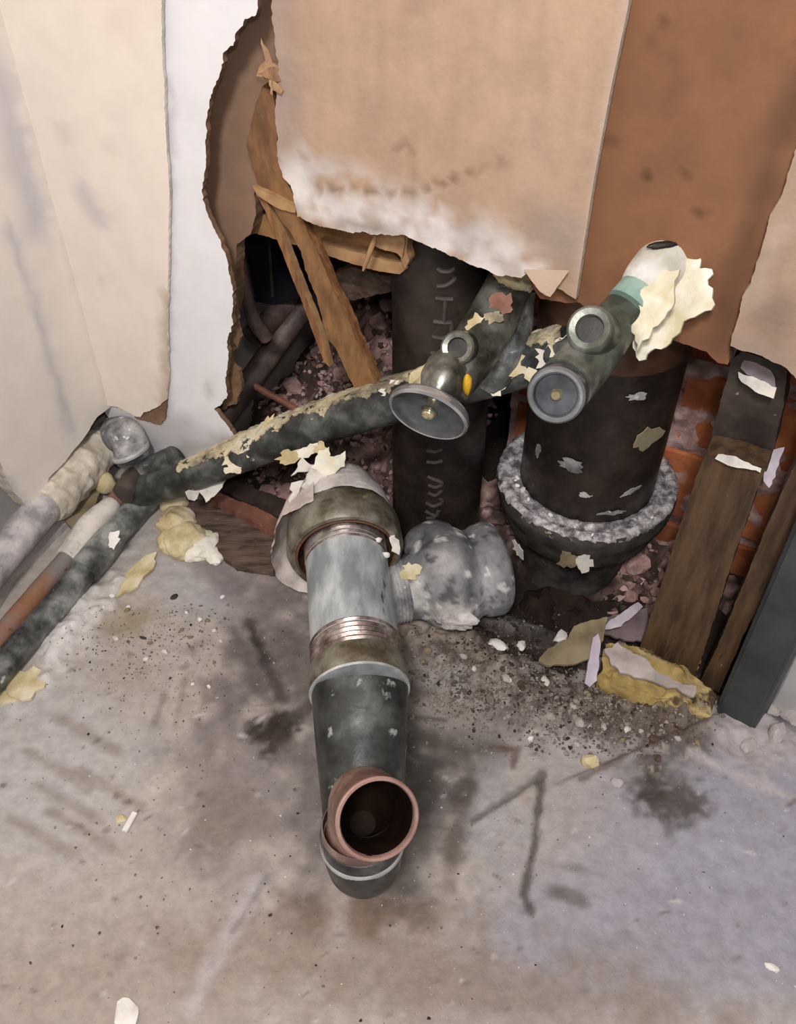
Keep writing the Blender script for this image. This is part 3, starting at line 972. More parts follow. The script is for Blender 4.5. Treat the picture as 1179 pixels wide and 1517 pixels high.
mesh_obj('dark_backing', sbox(-.25, 1.0, -.34, -.30, -.08, .95), M_cavity, rear, smooth_sh=False)
mesh_obj('dark_backing', sbox(-.25, -.21, -.34, -.02, -.08, .95), M_cavity, rear, smooth_sh=False)
mesh_obj('dark_backing', sbox(.92, 1.0, -.34, -.02, -.08, .95), M_cavity, rear, smooth_sh=False)
fb = mesh_obj('cavity_light_block', plank(wst(-.2, -.16, .44), wst(.92, -.16, .44), N, .27, Z, .035), M_dwood)  # unseen plank added to keep light out of the cavity top
tag(fb, 'unseen plank added across the cavity to block light from above', kind='structure')

# ------------------------------------------------------------------ CAVITY: rubble, old pipes, sheet metal, broken timber
g_s, g_t = np.meshgrid(np.arange(-.05, .50, .0035), np.arange(-.295, .004, .0035))
qq = np.array([wst(s, t, 0) for s, t in zip(g_s.ravel(), g_t.ravel())])
ss, tt = g_s.ravel(), g_t.ravel()
zz = -.024 + .10 * smooth(-tt, .03, .20) * smooth(ss, .02, .12) * (1 - .6 * smooth(ss, .25, .36)) + (fbm(qq, 28, 4, 71) - .45) * .055 * smooth(-tt, .0, .05) + (fbm(qq, 110, 3, 72) - .5) * .016
qq[:, 2] = zz
ii = np.arange(g_s.size).reshape(g_s.shape)
m = Mesh()
qf = np.stack([ii[:-1, :-1].ravel(), ii[:-1, 1:].ravel(), ii[1:, 1:].ravel(), ii[1:, :-1].ravel()], 1)[:, ::-1]
qf = qf[((tt > -.104) | (ss < .235))[qf].all(1)]
m.add(qq, qf.tolist())
ru, rv = proj(qq)
rn = fbm(qq, 45, 4, 73)
rc_ = lin('4a3b35') * np.ones((len(qq), 1)) * (.6 + .8 * rn)[:, None]
rc_ = lay(rc_, smooth(rn + (fbm(qq, 160, 3, 74) - .5) * .8, .40, .62) * smooth(-tt, .03, .08) * smooth(ss, .06, .14), 'a5857d', .9)
rc_ = lay(rc_, smooth(fbm(qq, 130, 3, 75), .60, .68) * smooth(-tt, .02, .06), 'c4a49d', .85)
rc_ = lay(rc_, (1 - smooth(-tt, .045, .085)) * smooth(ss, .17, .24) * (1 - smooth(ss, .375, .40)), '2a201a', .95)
r3 = random.Random(99)
v0, f0 = ICO[1]
cols = [rc_]
for k in range(2200):
    s_, t_ = r3.uniform(.05, .24), -abs(r3.gauss(.09, .07)) - .01
    if t_ < -.27:
        continue
    if k > 1900:
        s_, t_ = r3.uniform(.36, .43), r3.uniform(-.1, -.01)
    i_, j_ = int(np.clip(round((t_ + .295) / .0035), 0, g_s.shape[0] - 1)), int(np.clip(round((s_ + .05) / .0035), 0, g_s.shape[1] - 1))
    sz = r3.uniform(.0012, .0042)
    jit = np.array([[r3.uniform(.5, 1.2)] for _ in range(len(v0))]) * np.array([r3.uniform(.6, 1.2), r3.uniform(.6, 1.2), r3.uniform(.5, 1)])
    m.add(v0 * jit * sz + wst(s_, t_, zz.reshape(g_s.shape)[i_, j_] + sz * .3), f0)
    cols.append(np.tile(lin(r3.choice(['a5857d', 'b99a93', '7b625b', 'cdb0aa', '5a4841', '8f6f67'])), (len(v0), 1)))
m.col = np.concatenate(cols)
tag(mesh_obj('rubble', m, [M_rub], sharp=30), 'heap of pinkish mortar rubble filling the wall cavity', 'rubble', kind='stuff')


def heap_z(s, t):
    j = int(np.clip(round((s + .05) / .0035), 0, g_s.shape[1] - 1))
    i = int(np.clip(round((t + .295) / .0035), 0, g_s.shape[0] - 1))
    return float(zz.reshape(g_s.shape)[i, j])


rnd = random.Random(5)
for k in range(70):
    s, t = rnd.uniform(.06, .235), rnd.uniform(-.22, -.03)
    if k > 54:
        s, t = rnd.uniform(.36, .42), rnd.uniform(-.09, -.02)
    sz = rnd.uniform(.004, .010)
    c_ = wst(s, t, heap_z(s, t) + sz * .35)
    m = Mesh()
    m.add(*chunk(c_, (sz, sz * rnd.uniform(.6, 1), sz * rnd.uniform(.5, .8)), 100 + k, 2))
    pk = rnd.random() < .6
    o = mesh_obj('mortar_chunk', m, M_mortar if pk else M_rubc, sharp=25)
    lk = 'pale pink' if pk else 'dull brown'
    bg = 'larger' if sz > .007 else 'smaller'
    wh = 'left of the stud' if s < .15 else 'between stud and narrower pipe'
    if k <= 54:
        tag(o, '%s %s mortar chunk on the rubble heap, %s' % (bg, lk, wh), 'rubble chunk', '%s %s mortar chunks %s' % (bg, lk, wh))
    else:
        tag(o, '%s %s mortar chunk lying between the large stack and brown board' % (bg, lk), 'rubble chunk', '%s %s mortar chunks beside the large stack' % (bg, lk))

sheetm = thing('metal_duct', 'dark blue sheet metal duct deep inside the left wall hole', 'duct', wst(.13, -.10, .06))
m = sheet([(340, 330), (450, 340), (448, 440), (405, 452), (372, 446), (345, 420)], 'W', -.10, .03, jag=.0, step=.02)
mesh_obj('panel', m, [M_navy, M_navy], sheetm)
for (a, b, c, d) in ((398, 352, 404, 440), (360, 370, 376, 440)):
    mesh_obj('seam', longtube(onW(a, b, -.0985), onW(c, d, -.0985), .0012, n=6, seg=8), M_bwood, sheetm)


def pipe_thing(name, label, cat, path, rad, m_, parts=(), **k):
    loc = np.mean(np.array(path), 0)
    loc = np.array([loc[0], loc[1], min(q[2] for q in path) - (rad if np.isscalar(rad) else max(rad))])
    o = thing(name, label, cat, loc)
    mesh_obj('pipe_run', tube(path, rad, **k), m_, o)
    return o


def seg_path(a, b, n=24):
    a, b = np.asarray(a), np.asarray(b)
    return [a + (b - a) * i / n for i in range(n + 1)]


pa = seg_path(onW(315, 640, -.025), onW(450, 455, -.12))
o = mesh_obj('cavity_pipe', tube(pa, .0085, amp=.0008), M_oldpipe)
tag(o, 'old brown pipe slanting up behind the torn edge of the white wall', 'pipe')
pa = seg_path(onW(372, 500, -.075), onW(462, 415, -.14))
tag(mesh_obj('cavity_pipe', tube(pa, .008, amp=.0008), M_oldpipe), 'shorter dark pipe crossing above the slanting old pipe', 'pipe')
pa = [onW(358, 385, -.05), onW(366, 440, -.05), onW(378, 478, -.05), onW(395, 500, -.055)]
tag(mesh_obj('metal_strap', tube(pa, [.003, .004, .005, .005], smooth_n=6, seg=12), M_oldpipe), 'bent brown strap hanging in the left wall hole', 'strap')
m = plank(onW(378, 572, -.04), onW(462, 618, -.035), unit(np.cross(N, E1)), .0045, N, .004, n=14)
tag(mesh_obj('thin_lath', m, M_red), 'thin reddish lath lying on rubble below the cavity pipes', 'lath')

st = thing('splintered_stud', 'splintered orange pine stud leaning across the left wall hole', 'stud', onW(530, 570, -.03))
TS = -.0115
m = sheet([(388, 128), (404, 135), (410, 170), (411, 235), (430, 280), (452, 335), (470, 375), (482, 400), (494, 432), (508, 455), (520, 482), (540, 530), (558, 572), (540, 582), (530, 586), (512, 548), (496, 515), (484, 500), (476, 470), (470, 440), (452, 400), (446, 372), (428, 340), (418, 330),
           (400, 302), (384, 290), (374, 250), (366, 215), (372, 178), (380, 150)], 'W', TS, .007, jag=.0005, step=.003, seed=21, disp=lambda u, v, p: (fbm(p * np.array([1, 1, .3]), 200, 3, 77) - .5) * .0012,
          colfn=lambda u, v, p: lay(lay(np.tile(lin('8d6640'), (len(u), 1)), 1 - smooth(v, 190, 300), '7d573b', .85), np.clip((fbm(np.stack([u - v * .42, v * .08, u * 0], 1), .11, 4, 78) - .45) * 5, 0, 1), '6d4a2a', .65))
mesh_obj('timber', m, [M_wattr, M_wood], st)
for k, pix in enumerate([[(378, 285), (396, 300), (414, 340), (436, 398), (458, 452), (474, 492), (488, 544), (480, 536), (462, 488), (440, 430), (418, 376), (396, 320)],
                         [(478, 395), (492, 425), (510, 462), (530, 505), (546, 545), (540, 543), (520, 505), (500, 462), (484, 425)],
                         [(374, 276), (392, 284), (420, 298), (440, 308), (437, 316), (410, 308), (380, 290)]]):
    m = sheet(pix, 'W', TS + (.003 if k == 2 else -.003), .005, jag=.0004, step=.004, seed=23 + k)
    mesh_obj('splinter', m, [M_wood if k < 2 else M_splint, M_splint], st)
for k, pix in enumerate([[(386, 56), (396, 74), (404, 92), (416, 104), (428, 112), (424, 122), (410, 128), (396, 120), (378, 112), (384, 98), (392, 90)], [(398, 118), (412, 124), (420, 134), (416, 140), (402, 132)], [(402, 118), (404, 140), (399, 138)], [(380, 108), (404, 98), (456, 112), (458, 118), (408, 122)]]):
    mesh_obj('splinter', shard(pix, float((onW(400, 100, -.006) - C) @ FW) - .001 * k, .0015, .002, .0005, 40 + k), M_splint if k < 3 else M_wood, st)

lt = thing('broken_lath', 'broken horizontal pine lath sticking out below the tan plaster', 'lath', onW(600, 405, -.02))
m = sheet([(352, 348), (362, 325), (380, 318), (430, 318), (470, 328), (540, 345), (556, 348), (555, 352), (550, 392), (470, 372), (420, 358), (380, 346)], 'W', -.032, .012, jag=.0004, step=.004, seed=31)
mesh_obj('upper_edge', m, [mat('shaded_pine', '8b6540', '9b7449', 'a87f52', scale=40, rough=.7, bump=.4, bscale=150), M_wood], lt)
m = sheet([(470, 358), (540, 376), (585, 390), (598, 388), (604, 396), (592, 406), (560, 402), (520, 390), (472, 374)], 'W', -.024, .012, jag=.0005, step=.003, seed=32)
mesh_obj('lower_edge', m, [M_splint, M_splint], lt)
m = sheet([(556, 344), (598, 344), (600, 360), (596, 382), (590, 376), (556, 364)], 'W', -.016, .014, jag=.0006, step=.003, seed=33, disp=lambda u, v, p: (fbm(p, 150, 3, 78) - .5) * .004)
mesh_obj('broken_end', m, [M_splint, M_splint], lt)
m = sheet([(596, 345), (604, 352), (602, 374), (606, 386), (600, 398), (594, 384)], 'W', -.017, .014, jag=.0004, step=.003, seed=34)
mesh_obj('end_grain', m, [M_splint, M_splint], lt)
pa = seg_path(onW(557, 348, -.012), onW(538, 401, -.010), 8)
mesh_obj('splinter', tube(pa, [.0008, .0013, .0014, .0014, .0014, .0013, .0013, .0012, .0006], seg=8, amp=.0002, scale=300), M_foamp if False else M_splint, lt)
m = sheet([(490, 410), (520, 395), (560, 405), (590, 412), (585, 432), (545, 440), (520, 445), (500, 440)], 'W', -.06, .01, jag=.001, step=.005, seed=36)
tag(mesh_obj('timber_offcut', m, [M_plank, M_wood]), 'dull wood offcut in shadow under the broken lath end', 'offcut')

# ------------------------------------------------------------------ CAST-IRON DRAIN STACKS
# two inch pipe on the left, with raised foundry marks
A0 = P(652, 600, .60)
ax, ay, RP = A0[0], A0[1], .0304
o = thing('drain_pipe', 'narrower black cast-iron pipe with raised marks behind the angled pipe', 'pipe', (ax, ay, -.03))
mesh_obj('pipe_body', longtube((ax, ay, -.03), (ax, ay, .43), RP, n=90, seg=64, amp=.0004, scale=60), M_iron, o)


def on_cyl(u, v, cx, cy, r):
    d = ray(u, v)
    a = d[0] ** 2 + d[1] ** 2
    b = 2 * (d[0] * (C[0] - cx) + d[1] * (C[1] - cy))
    c_ = (C[0] - cx) ** 2 + (C[1] - cy) ** 2 - r * r
    k = (-b - math.sqrt(max(b * b - 4 * a * c_, 0))) / (2 * a)
    return C + d * k


strokes = [[(647, 397), (655, 402), (666, 402), (674, 397)], [(647, 424), (660, 423), (672, 415), (673, 410)], [(645, 441), (658, 443), (671, 443)], [(642, 476), (656, 478), (669, 478)], [(669, 478), (669, 500)],
           [(640, 498), (655, 501), (668, 497)], [(638, 522), (650, 524), (662, 521)], [(660, 443), (658, 476)], [(636, 545), (650, 546), (660, 544)],
           [(632, 667), (645, 669), (656, 665)], [(632, 684), (645, 685), (656, 682)], [(633, 706), (645, 711), (655, 716), (646, 722), (634, 718)], [(634, 730), (645, 734), (655, 726)], [(630, 744), (642, 750), (655, 744), (652, 738)],
           [(630, 757), (645, 764), (650, 756)], [(632, 768), (645, 766)]]
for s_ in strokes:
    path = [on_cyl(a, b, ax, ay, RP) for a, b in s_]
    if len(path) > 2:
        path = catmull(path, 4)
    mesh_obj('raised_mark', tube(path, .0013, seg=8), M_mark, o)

B0 = P(880, 650, .593)
bx, by, RB = B0[0], B0[1], .0432
stk = thing('soil_stack', 'large black cast-iron stack with a dusty hub ring', 'pipe', (bx, by, -.04))
mesh_obj('pipe_body', longtube((bx, by, .03), (bx, by, .43), RB, n=90, seg=80, amp=.0004, scale=50), M_iron, stk)
ZT = .062
prof = [(-.10, .036), (-.052, .036), (-.046, .040), (-.038, .044), (-.034, .050), (-.022, .0535), (-.018, .0545), (-.014, .0570), (-.003, .0585), (-.0005, .0578), (0, .056)]
mesh_obj('hub', lathe((bx, by, ZT), Z, prof, seg=96, amp=.0006, scale=90, close1=False), M_hub, stk)
nr = 9
rings_prof = [(-.006, RB - .001), (.0005, RB + .0002)] + [(.0012 + .0008 * math.sin(i * 1.3), RB + .0006 + (.0572 - RB) * (i + .5) / nr) for i in range(nr)] + [(-.0005, .0579), (-.003, .0582)]
mesh_obj('joint_ring', lathe((bx, by, ZT), Z, rings_prof, seg=140, amp=.0011, scale=260, close0=False, close1=False), M_ring, stk)
m = lathe((bx, by, .0), Z, [(.1735, RB + .0002), (.1745, RB + .0011), (.30, RB + .0013), (.4, RB + .0013)], seg=80, close0=False, close1=False, amp=.0003)  # slightly wider brown shell round the upper stack
tag(mesh_obj('brown_upper_shell', m, mat('brown_upper_stack', '513727', '5f4230', '6b4b37', scale=30, rough=.6, bump=.2), stk), 'brown upper section of the stack')
for k in range(26):                                        # mortar crumbs stuck on the hub ring
    a = rnd.uniform(math.pi * 1.02, math.pi * 1.98)
    r_ = rnd.uniform(RB + .002, .056)
    m = Mesh()
    sz = rnd.uniform(.0008, .0022)
    m.add(*chunk((bx + r_ * math.cos(a), by + r_ * math.sin(a), ZT + .0018), (sz * 1.6, sz, sz * .8), 300 + k, 1))
    mesh_obj('mortar_crumb', m, M_white if k % 3 == 0 else M_ring, stk)
for (u, v, a, b, an, mm, rr_) in ((840, 828, .007, .006, .2, M_card, .0546), (866, 834, .006, .006, .4, M_wplas, .0548), (768, 815, .003, .007, -.5, M_wplas, .0546), (960, 650, .005, .011, .9, M_card, RB), (848, 690, .009, .004, .3, M_cast, RB),
                                  (945, 588, .006, .002, -.1, M_cast, RB), (868, 735, .004, .0015, .2, M_cast, RB), (935, 728, .007, .0012, -.5, M_cast, RB), (796, 668, .002, .004, 0, M_cast, RB), (905, 760, .010, .0012, -.1, M_cast, RB)):
    q = on_cyl(u, v, bx, by, rr_ + .0012)
    n_ = unit(np.array([q[0] - bx, q[1] - by, 0]))
    vd_ = unit(C - q)
    x_ = unit(np.cross(Z, vd_))
    y_ = np.cross(vd_, x_)
    c_ = max(n_ @ vd_, .3)
    mesh_obj('plaster_splash', splat(u, v, float((q - C) @ FW), a, b, an, int(u), .0006, .0003, tilt=(float(n_ @ x_ / c_), float(n_ @ y_ / c_))), mm, stk)

# ------------------------------------------------------------------ GALVANISED TRAP ARM running out of the wall to the copper outlet
dv = unit(np.array([.113, -.99, 0]))
ZA = .065
gl = thing('waste_pipe', 'galvanised waste pipe ending in a dark elbow and open copper outlet', 'pipe', onF(525, 1000, .02))
pN0 = onF(513, 828, ZA)
pN1 = onF(526, 990, ZA)
LN = float((pN1 - pN0) @ dv)
RG = .0241


def thread_prof(h0, h1, r, n=7, dep=.0011):
    out = []
    for i in range(n):
        a = h0 + (h1 - h0) * i / n
        out += [(a, r - dep), (a + (h1 - h0) / n * .5, r)]
    return out + [(h1, r - dep)]


mesh_obj('nipple', lathe(pN0, dv, [(-.02, RG - .0012)] + [(.004 + (LN - .018) * i / 20, RG) for i in range(21)] + [(LN + .006, RG - .0012)], seg=64, amp=.00025, scale=60), M_galv, gl)
mesh_obj('upper_thread', lathe(pN0, dv, thread_prof(-.016, .0045, RG + .0006, 6), seg=64, close0=False, close1=False), M_thread, gl)
mesh_obj('lower_thread', lathe(pN0, dv, thread_prof(LN - .0165, LN + .002, RG + .0008, 6), seg=64, close0=False, close1=False), M_thread, gl)
# collar with a deep dark mouth
CB = -.0235
rc = .0345
mesh_obj('collar', lathe(pN0, dv, [(CB - .006, .0315), (CB - .002, rc - .001), (CB, rc), (CB + .015, rc + .0005), (CB + .0185, rc - .0006), (CB + .0205, rc - .002), (CB + .0205, .030), (CB + .019, .0285), (CB + .004, .0270), (CB + .002, .0262)],
                         seg=72, amp=.0005, scale=80, close0=False, close1=False), M_collar, gl)
mesh_obj('rust_ring', lathe(pN0, dv, [(CB + .0208, .0298), (CB + .0212, .0285), (CB + .006, .0272), (CB + .003, .0235)], seg=72, amp=.0004, scale=80, close0=False, close1=False), M_rust, gl)
mesh_obj('plaster_dome', lathe(pN0, dv, [(-.068, .010), (-.066, .017), (-.060, .023), (-.050, .0275), (-.040, .0305), (CB - .004, .0325)], seg=64, amp=.0028, scale=70, close1=False), M_plast, gl)
for k, (u, v) in enumerate(((560, 800), (505, 800), (572, 822))):
    m = Mesh()
    m.add(*chunk(P(u, v, .548), (.0028, .0016, .002), 400 + k, 2))
    mesh_obj('plaster_flake', m, M_white, gl)
# torn plaster skirt round the left of the collar
sk = Mesh()
x_, y_, d_ = frame(dv)
pc = pN0 + dv * (CB - .008)
na, nrr = 46, 10
vv, ff = [], []
leftdir, updir = -RT - dv * (-RT @ dv), Z
leftdir = unit(leftdir)
for i in range(na + 1):
    a = math.radians(118 + (285 - 118) * i / na)
    dd = -leftdir * math.cos(a) + updir * math.sin(a)
    wdt = math.sin(math.pi * min(max(i / na, .06), .97)) ** .55
    for j in range(nrr + 1):
        t = j / nrr
        rr = .0315 + ((.011 + .019 * smooth(i / na, .35, .75)) * wdt + .002 * mnoise.fractal(Vector((i * .35, 3.3, 0)), .8, 2, 3)) * t
        hgt = -.014 * (1 - t) + .012 * t ** 2 + .003 * mnoise.noise(Vector((i * .22, t * 2, 1.7)))
        vv.append(pc + dd * rr + dv * hgt)
for i in range(na):
    for j in range(nrr):
        a = i * (nrr + 1) + j
        ff.append((a, a + 1, a + nrr + 2, a + nrr + 1))
kk = len(vv)
v2 = [q - dv * .0022 for q in vv]
f2 = [tuple(i + kk for i in f[::-1]) for f in ff]
ed = {(f[i], f[(i + 1) % 4]) for f in ff for i in range(4)}
sk.add(vv + v2, ff + f2 + [(e[1], e[0], e[0] + kk, e[1] + kk) for e in ed if (e[1], e[0]) not in ed])
mesh_obj('plaster_skirt', sk, mat('pinkish_plaster', 'b0a19c', 'c9bcb5', 'd8cdc2', scale=50, rough=.8, bump=.5, bscale=200, specks=[('8a7b70', 70, .68, .06)]), gl)
# coupling and dark elbow
mesh_obj('coupling', lathe(pN0 + dv * (LN + .000), dv, [(-.001, .0235), (0, .0255), (.002, .0262), (.012, .0264), (.0145, .0258), (.015, .0240)], seg=64, amp=.0003, scale=70), M_collar, gl)
mesh_obj('solder_lip', lathe(pN0 + dv * (LN + .0145), dv, [(-.0005, .0252), (.0006, .0266), (.0018, .0262), (.002, .0245)], seg=64, amp=.0003, scale=150), M_lip, gl)
q0 = pN0 + dv * (LN + .014)
bend = onF(539, 1275, .040)
q1 = q0 + (bend - q0) * .3
q2 = q0 + (bend - q0) * .62
S0 = P(536, 1240, .443)
m_dir = unit(S0 - bend + np.array([0, 0, .004]))
path = [q0, q1, q2, q0 + (bend - q0) * .84, bend + np.array([0, .002, -.001]), bend * .45 + S0 * .55 + np.array([0, -.0015, 0]), S0 - m_dir * .002]
mesh_obj('elbow', tube(path, [.0254, .0235, .0208, .0188, .0180, .0184, .0186], seg=56, smooth_n=8, amp=.0004, scale=60, close1=True), M_elbow, gl)
so = mesh_obj('socket', lathe(S0, m_dir, [(-.010, .0185), (-.006, .0194), (.003, .0196), (.0055, .0192), (.006, .0180), (0, .0172)], seg=56, close0=False, close1=False), M_elbow, gl)
mesh_obj('bright_lip', lathe(S0, m_dir, [(-.0055, .0194), (-.0045, .0199), (-.0022, .0199), (-.0014, .0195)], seg=56, close0=False, close1=False), M_lip, so)
Mth = P(559, 1213, .390)
rco = .0176
cp = [S0 + m_dir * .002, P(537, 1214, .430), P(539, 1190, .414), P(548, 1198, .402), Mth]
co = mesh_obj('copper_outlet', tube(cp, [rco - .0006, rco - .0016, rco - .0022, rco - .0014, rco], seg=64, smooth_n=6, amp=.0001, close0=True, close1=False), M_cop, gl)
mesh_obj('hub_ring', lathe(S0, m_dir, [(.004, .0172), (.0045, .0186), (.009, .0186), (.0105, .0176)], seg=56, close0=False, close1=False), mat('brown_grey_copper', '6d5a52', '85706a', '9a8880', scale=60, rough=.4, metal=.5), co)
cdir = unit(cp[-1] - cp[-2])
mesh_obj('copper_rim', lathe(Mth, cdir, [(-.0012, rco), (.0004, rco + .0002), (.0010, rco - .0004), (.0010, rco - .0014), (0, rco - .0020), (-.001, rco - .0021)], seg=64, close0=False, close1=False), M_coplip, co)
inn = [Mth + cdir * .0002, Mth - cdir * .005, P(545, 1196, .4065), P(540, 1192, .4145), P(537.5, 1204, .424), P(537, 1220, .434)]
inner = tube(inn, [rco - .0020, rco - .0024, rco - .0036, rco - .0042, rco - .005, .006], seg=64, smooth_n=6, close0=False, close1=True, amp=.0003, scale=120)
inner.f = [f[::-1] for f in inner.f]
mesh_obj('copper_bore', inner, M_copin, co)
for k, (u, v, w_, h_) in enumerate(((583, 1050, .0016, .008), (594, 1018, .0012, .006))):
    q = P(u, v, .492 if k == 0 else .512)
    mesh_obj('yellow_mark', blob(q, (w_, h_, .0014), 7 + k, sub=2, rug=.3), M_yel, gl)

# cast fitting on the right of the arm
xd = unit(np.array([.95, .26, .02]))
T0 = P(668, 856, .592)
cf = thing('cast_tee', 'plaster-crusted grey cast tee between waste pipe and large stack', 'fitting', (T0[0], T0[1], T0[2] - .035))
tp_ = [(-.040, .019), (-.036, .0195), (-.026, .0205), (-.021, .023), (-.016, .0285), (-.008, .0322), (.002, .0322), (.009, .0300), (.013, .0278), (.016, .0280), (.018, .0295), (.026, .0300), (.031, .0285), (.034, .024), (.035, .015)]
th_ = np.interp(np.linspace(0, len(tp_) - 1, 60), range(len(tp_)), [a for a, b in tp_])
tr_ = np.interp(np.linspace(0, len(tp_) - 1, 60), range(len(tp_)), [b for a, b in tp_])
m = lathe(T0, xd, list(zip(th_, tr_)), seg=96, amp=.0014, scale=90)
def cast_col(u, v, p):
    c = np.tile(lin('7c7b7d'), (len(u), 1)) * (.55 + .9 * fbm(p, 70, 4, 301))[:, None]
    wb = (fbm(p, 90, 4, 302) - .5) * 1.6
    c = lay(c, ell(u, v, 640, 785, 46, 30, 0, .8, wb), '4d4c50', .8)
    c = lay(c, stroke(u, v, [(690, 800), (702, 850), (690, 900)], 9, .9, wb), '504f52', .8)
    c = lay(c, ell(u, v, 612, 880, 34, 34, 0, .8, wb), 'bdb9b3', .85)
    c = lay(c, ell(u, v, 655, 835, 26, 34, 20, .8, wb), 'b5b1ac', .8)
    c = lay(c, ell(u, v, 670, 910, 34, 24, 0, .8, wb), 'c4c0ba', .85)
    c = lay(c, ell(u, v, 725, 860, 24, 46, 0, .8, wb), 'a9a8a8', .8)
    c = lay(c, ell(u, v, 605, 912, 26, 10, 0, .8, wb), '3c3a38', .8)
    c = lay(c, smooth(fbm(p, 150, 3, 303), .60, .66), '333132', .7)
    c = lay(c, smooth(fbm(p, 170, 3, 304), .62, .68), 'd5d1ca', .8)
    return c


m.v = [tuple(x) for x in m.v]
pp = np.array(m.v)
m.col = cast_col(*proj(pp), pp)
M_castc = mat('plastered_casting', '', '', attr=True, amount=.2, scale=150, rough=.75, bump=1., bscale=200)
mesh_obj('casting', m, M_castc, cf)
bo = blob(P(642, 815, .592), (.019, .018, .019), 3, sub=4, rug=.10)
bo.col = cast_col(*proj(np.array(bo.v)), np.array(bo.v))
mesh_obj('boss', bo, M_castc, cf)
mesh_obj('neck_thread', lathe(T0, xd, thread_prof(-.043, -.030, .0212, 6, .0008), seg=48, close0=True, close1=False), M_cast, cf)
mesh_obj('plaster_smear', blob(P(672, 915, .574), (.015, .006, .008), 9, sub=4, rug=.5, rotz=-.3), M_plast, cf)
tag(mesh_obj('yellow_smear', splat(608, 846, .566, .007, .006, 0, 12, .0012), M_foam, cf), 'yellow smear')

# ------------------------------------------------------------------ SUPPLY PIPES
lpath = catmull([P(196, 732, .668), P(280, 706, .640), P(400, 655, .606), P(517, 613, .575), P(720, 554, .533), P(868, 510, .505)], 22)
lrad = list(np.interp(np.linspace(0, 1, len(lpath)), [0, .25, .5, 1], [.0108, .0112, .0132, .0140]))
lp = thing('angled_supply_pipe', 'long dark pipe with flaking pale crust slanting up towards the valves', 'pipe', (lpath[0][0], lpath[0][1], 0.))
mesh_obj('pipe_run', tube(lpath, lrad, seg=40, amp=.0006, scale=60), M_piped, lp)
# flaking crust: a broken half shell on the upper side
nl, nc = 420, 44
vv, ff, ctr = [], [], []
tl = np.linspace(.20, .97, nl)
ca = np.radians(np.linspace(20, 150, nc))
for i, t in enumerate(tl):
    f_ = t * (len(lpath) - 1)
    k_ = min(int(f_), len(lpath) - 2)
    pc_ = lpath[k_] + (lpath[k_ + 1] - lpath[k_]) * (f_ - k_)
    rd_ = float(np.interp(f_, range(len(lrad)), lrad))
    ld_ = unit(lpath[k_ + 1] - lpath[k_])
    ux = unit(np.cross(ld_, Z))
    if ux @ (C - pc_) < 0:
        ux = -ux
    uy = unit(Z - ld_ * (Z @ ld_))
    for j, a in enumerate(ca):
        dd = ux * math.cos(a) + uy * math.sin(a)
        th = .0009 + .0011 * mnoise.fractal(Vector((i * .06, j * .16, 3)), .8, 2, 3)
        vv.append(pc_ + dd * (rd_ + max(th, .0004)))
        ctr.append(pc_)
for i in range(nl - 1):
    lim = 30 + 13 * mnoise.fractal(Vector((i * .03, 5.5, 2)), .8, 2, 5)
    lim = max(lim, 8)
    for j in range(nc - 1):
        # ragged lower edge (small j faces the camera), holes where the crust has dropped off
        if j > nc - 2 - lim and mnoise.fractal(Vector((i * .06, j * .12, 9)), .8, 2, 5) < .34:
            a = i * nc + j
            ff.append((a, a + 1, a + nc + 1, a + nc))
kk = len(vv)
ctrl = ctr
v2 = [np.array(q) + (c_ - np.array(q)) * .09 for q, c_ in zip(vv, ctrl)]
ed = {(f[i], f[(i + 1) % 4]) for f in ff for i in range(4)}
crust = Mesh()
crust.add(vv + v2, ff + [tuple(i + kk for i in f[::-1]) for f in ff] + [(e[1], e[0], e[0] + kk, e[1] + kk) for e in ed if (e[1], e[0]) not in ed])
tag(mesh_obj('paint_crust', crust, M_coat, lp), 'flaking cream and grey paint crust')
for k, (u, v, a, b, an, mm) in enumerate([(352, 676, .011, .008, -.3, M_foam), (372, 664, .009, .005, -.4, M_foamp), (398, 640, .005, .011, .2, M_foam), (346, 694, .006, .005, 0, M_foamp), (428, 676, .009, .005, -.4, M_foam), (455, 668, .008, .004, -.5, M_foamp), (474, 664, .005, .004, 0, M_foam),
                                          (588, 574, .011, .005, -.35, M_wplas), (606, 566, .009, .004, -.35, M_wplas), (632, 553, .013, .006, -.35, M_foam), (655, 543, .008, .005, -.3, M_foam), (752, 552, .009, .006, -.3, M_foam), (780, 541, .012, .007, -.3, M_foam), (812, 526, .010, .006, -.4, M_wplas), (832, 512, .009, .006, -.5, M_foamp), (792, 560, .006, .006, 0, M_foam), (735, 575, .007, .004, -.3, M_foamp)]):
    t = np.clip((u - 196) / (868 - 196), 0, 1)
    dd = 1 / (1 / .668 + (1 / .505 - 1 / .668) * t)
    mesh_obj('foam_crust', splat(u, v, dd - .0135 - .001 * (k % 2), a, b, an, 150 + k, .0014, .002), mm, lp)
mesh_obj('white_drip', tube([P(314, 692, .628), P(316, 704, .626), P(322, 712, .625)], [.0016, .002, .0012], seg=10, smooth_n=4), M_white, lp)

